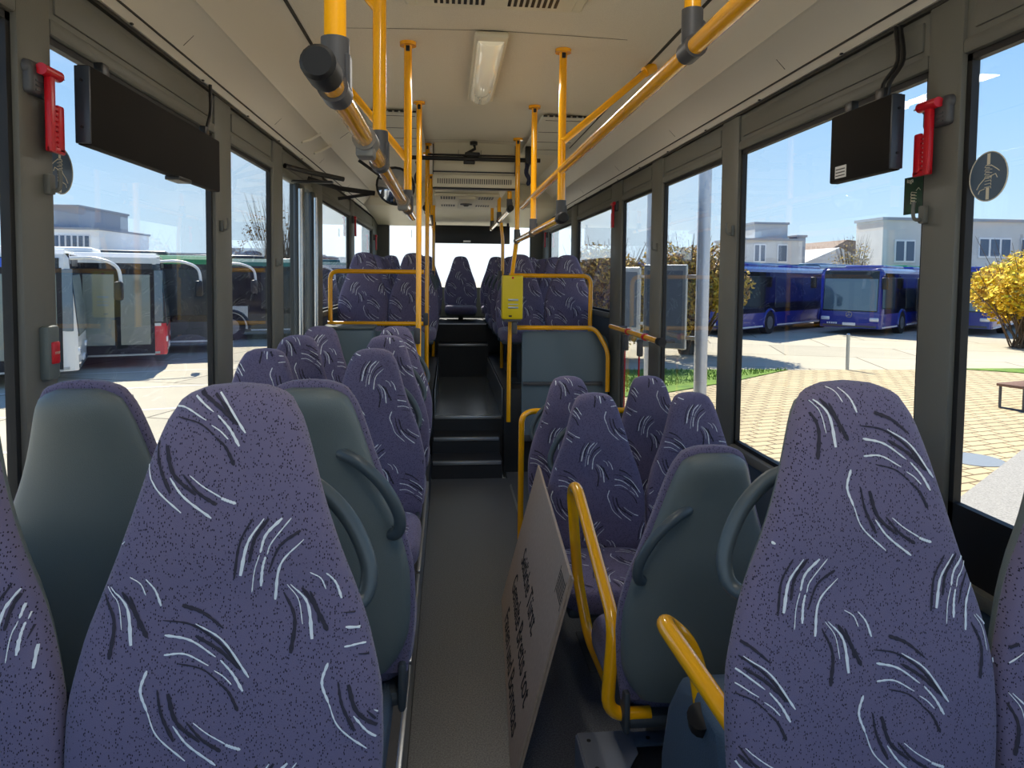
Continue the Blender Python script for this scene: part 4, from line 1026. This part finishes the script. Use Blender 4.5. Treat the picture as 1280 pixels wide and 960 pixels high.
# ------------------------------------------------------------------ outside: vegetation
def bush(label, c, rx, ry, rz, n, mats, sz, trunk=1.2, gappy=.0, cat='bush', seed=1, twigs=60):
    random.seed(seed); t = empty('flowering_bush', (c[0], c[1], G), label=label, cat=cat); cz = c[2]-G
    m = MB(); blobs = [(random.uniform(-.6, .6)*rx, random.uniform(-.6, .6)*ry, cz+random.uniform(-.5, .5)*rz, random.uniform(.35, .6)) for _ in range(14)]
    for _ in range(n):
        bx_, by, bz, br = random.choice(blobs); d_ = Vector((random.gauss(0, 1), random.gauss(0, 1), random.gauss(0, 1))).normalized()*random.uniform(.55, 1.0)
        p = Vector((bx_+d_.x*rx*br, by+d_.y*ry*br, bz+d_.z*rz*br)); a = Vector((random.gauss(0, 1), random.gauss(0, 1), random.gauss(0, 1))).normalized(); b = a.orthogonal().normalized()
        s_ = sz*random.uniform(.6, 1.3); m.add([p+a*s_, p+b*s_*.6, p-a*s_, p-b*s_*.6], [(0, 1, 2, 3)], random.choices(range(len(mats)), [5, 3, 1][:len(mats)])[0])
    m.build('foliage', mats, t, 0)
    m = MB()
    for k in range(twigs):
        a = random.uniform(0, 6.28); r_ = random.uniform(.2, 1); e_ = Vector((rx*r_*math.cos(a), ry*r_*math.sin(a), cz+rz*random.uniform(-.3, 1.15)))
        s_ = Vector((random.uniform(-.2, .2)*rx, random.uniform(-.2, .2), .02)); mid = s_.lerp(e_, .5)+Vector((0, 0, .15)); m.sweep([s_, mid, e_], [.03, .018, .005], 5)
    m.build('branches', mat('bark', srgb(92, 74, 56), .9), t)
    return t
YB = [mat('blossom_yellow', srgb(236, 204, 30), .8), mat('blossom_gold', srgb(206, 170, 26), .8), mat('leaf_olive', srgb(130, 120, 40), .8)]
OB = [mat('blossom_ochre', srgb(196, 160, 62), .8), mat('leaf_brown', srgb(142, 110, 56), .8), mat('leaf_olive2', srgb(104, 98, 48), .8)]
bush('bright yellow forsythia bush at the right frame edge', (20.2, 22.3, 1.25), 2.3, 2.0, 1.75, 26000, YB, .085, seed=2)
bush('ochre blossoming bush beyond the right door window, left half', (4.5, 19.5, 1.1), 1.5, 1.6, 1.45, 15000, OB, .07, seed=3, twigs=120)
bush('ochre blossoming bush beyond the right windows, beside the silver post', (7.4, 20.5, 1.15), 1.6, 1.6, 1.55, 16000, OB, .07, seed=4, twigs=120)
bush('small bare budding tree before the white building', (34.6, 56.3, 3.0), 1.8, 1.5, 2.2, 900, OB, .09, seed=5, cat='tree', twigs=160)
bush('bare winter tree seen through the left door glass', (-9.8, 42, 3.2), 2.6, 1.8, 2.8, 500, [OB[1]], .08, seed=6, cat='tree', twigs=260)
bush('bare brown tree at the left frame edge', (-22, 29.5, 2.8), 1.6, 2, 2.5, 1500, OB, .08, seed=8, cat='tree', twigs=200)
# ------------------------------------------------------------------ outside: buildings
BW = mat('render_white', srgb(204, 203, 201), .8, noise=(1, srgb(192, 191, 190), .3)); BWB = mat('render_white_lifted', srgb(250, 248, 244), .8); BG = mat('render_grey', srgb(150, 156, 166), .8); BWIN = mat('building_glass', srgb(74, 92, 116), .15); BFR = mat('window_frame_white', srgb(225, 226, 228), .6)  # BWB puts missing light into the colour of the sunless left facade
ROOF = mat('roof_brown', srgb(126, 104, 88), .8)
def building(label, blocks, wins, loc, rz=0, frames=True, slope=None):
    t = empty('building', loc, rz, label, 'building')
    for i, (x0, x1, y0, y1, z1, mt) in enumerate(blocks):
        MB().box(x0, x1, y0, y1, 0, z1).build('block', mt, t); MB().box(x0-.15, x1+.15, y0-.15, y1+.15, z1, z1+.25).build('roof_edge', BG, t)
    for (x0, x1, z0, z1, n, y) in wins:
        f_ = MB(); f_.box(x0, x1, y-.12, y+.02, z0, z1); o = f_.build('window', BFR if frames else BWIN, t)
        p_ = MB(); w_ = (x1-x0)/n
        for k in range(n): p_.box(x0+k*w_+.12, x0+(k+1)*w_-.12, y-.16, y-.1, z0+.15, z1-.15)
        p_.build('glazing', BWIN, o)
    if slope:
        for (poly, y0, y1, mt) in slope: MB().prism(poly, y0, y1, 'y').build('pitched_roof', mt, t)
    return t
building('white office building with band windows and a grey top storey, far left', [(-52, -42.2, 0, 14, 7.4, BWB), (-52, -45, 1, 14, 10.2, BG)],
         [(-50.6, -48.6, 4.4, 6.8, 1, 0), (-47.4, -43.2, 5.2, 6.8, 6, 0), (-47, -43.5, 1.2, 2.6, 5, 0)], (0, 88, G))
building('long low brown works hall behind the left parked buses', [(-42, -17, 0, 16, 4.6, ROOF), (-30, -24, 2, 10, 5.4, BG)], [(-38, -20, 2.4, 3.6, 14, 0)], (0, 92, G), frames=False)
building('pale grey tower block with a low roof hut seen over the blue buses', [(31.5, 39.0, 0, 7, 6.7, BW), (34.2, 38.2, 2, 6, 8.7, BW), (38.9, 39.9, 1, 3, 7.2, BG)], [(33.2, 34.6, 4.2, 6.3, 2, 0), (36, 37.2, 4.2, 6.3, 1, 0)], (1.5, 76, G))
building('pitched workshop sheds between the grey tower block and the white building', [(43, 62, 0, 12, 3.4, BW)], [], (0, 84, G), slope=[([(43, 3.6), (49.5, 6.4), (56, 3.6)], -.5, 12, BW), ([(48, 5.0), (52.5, 7.6), (56.5, 7.2), (60, 4)], 3, 14, ROOF), ([(55, 3.6), (62, 6.8), (62, 3.6)], -.6, 12, BW)])
building('large white building with rows of framed windows behind the blue buses', [(36.5, 64, 0, 4, 7.6, BW)],
         [(37.6, 39.5, 3.9, 5.9, 2, 0), (40.6, 42, 2.0, 6.2, 2, 0), (45.5, 48.6, 4.4, 6.2, 3, 0), (49.5, 54.0, 4.4, 6.2, 4, 0), (45.5, 48.6, .9, 2.6, 3, 0), (49.6, 54, .9, 2.6, 4, 0)], (1.5, 57.5, G))
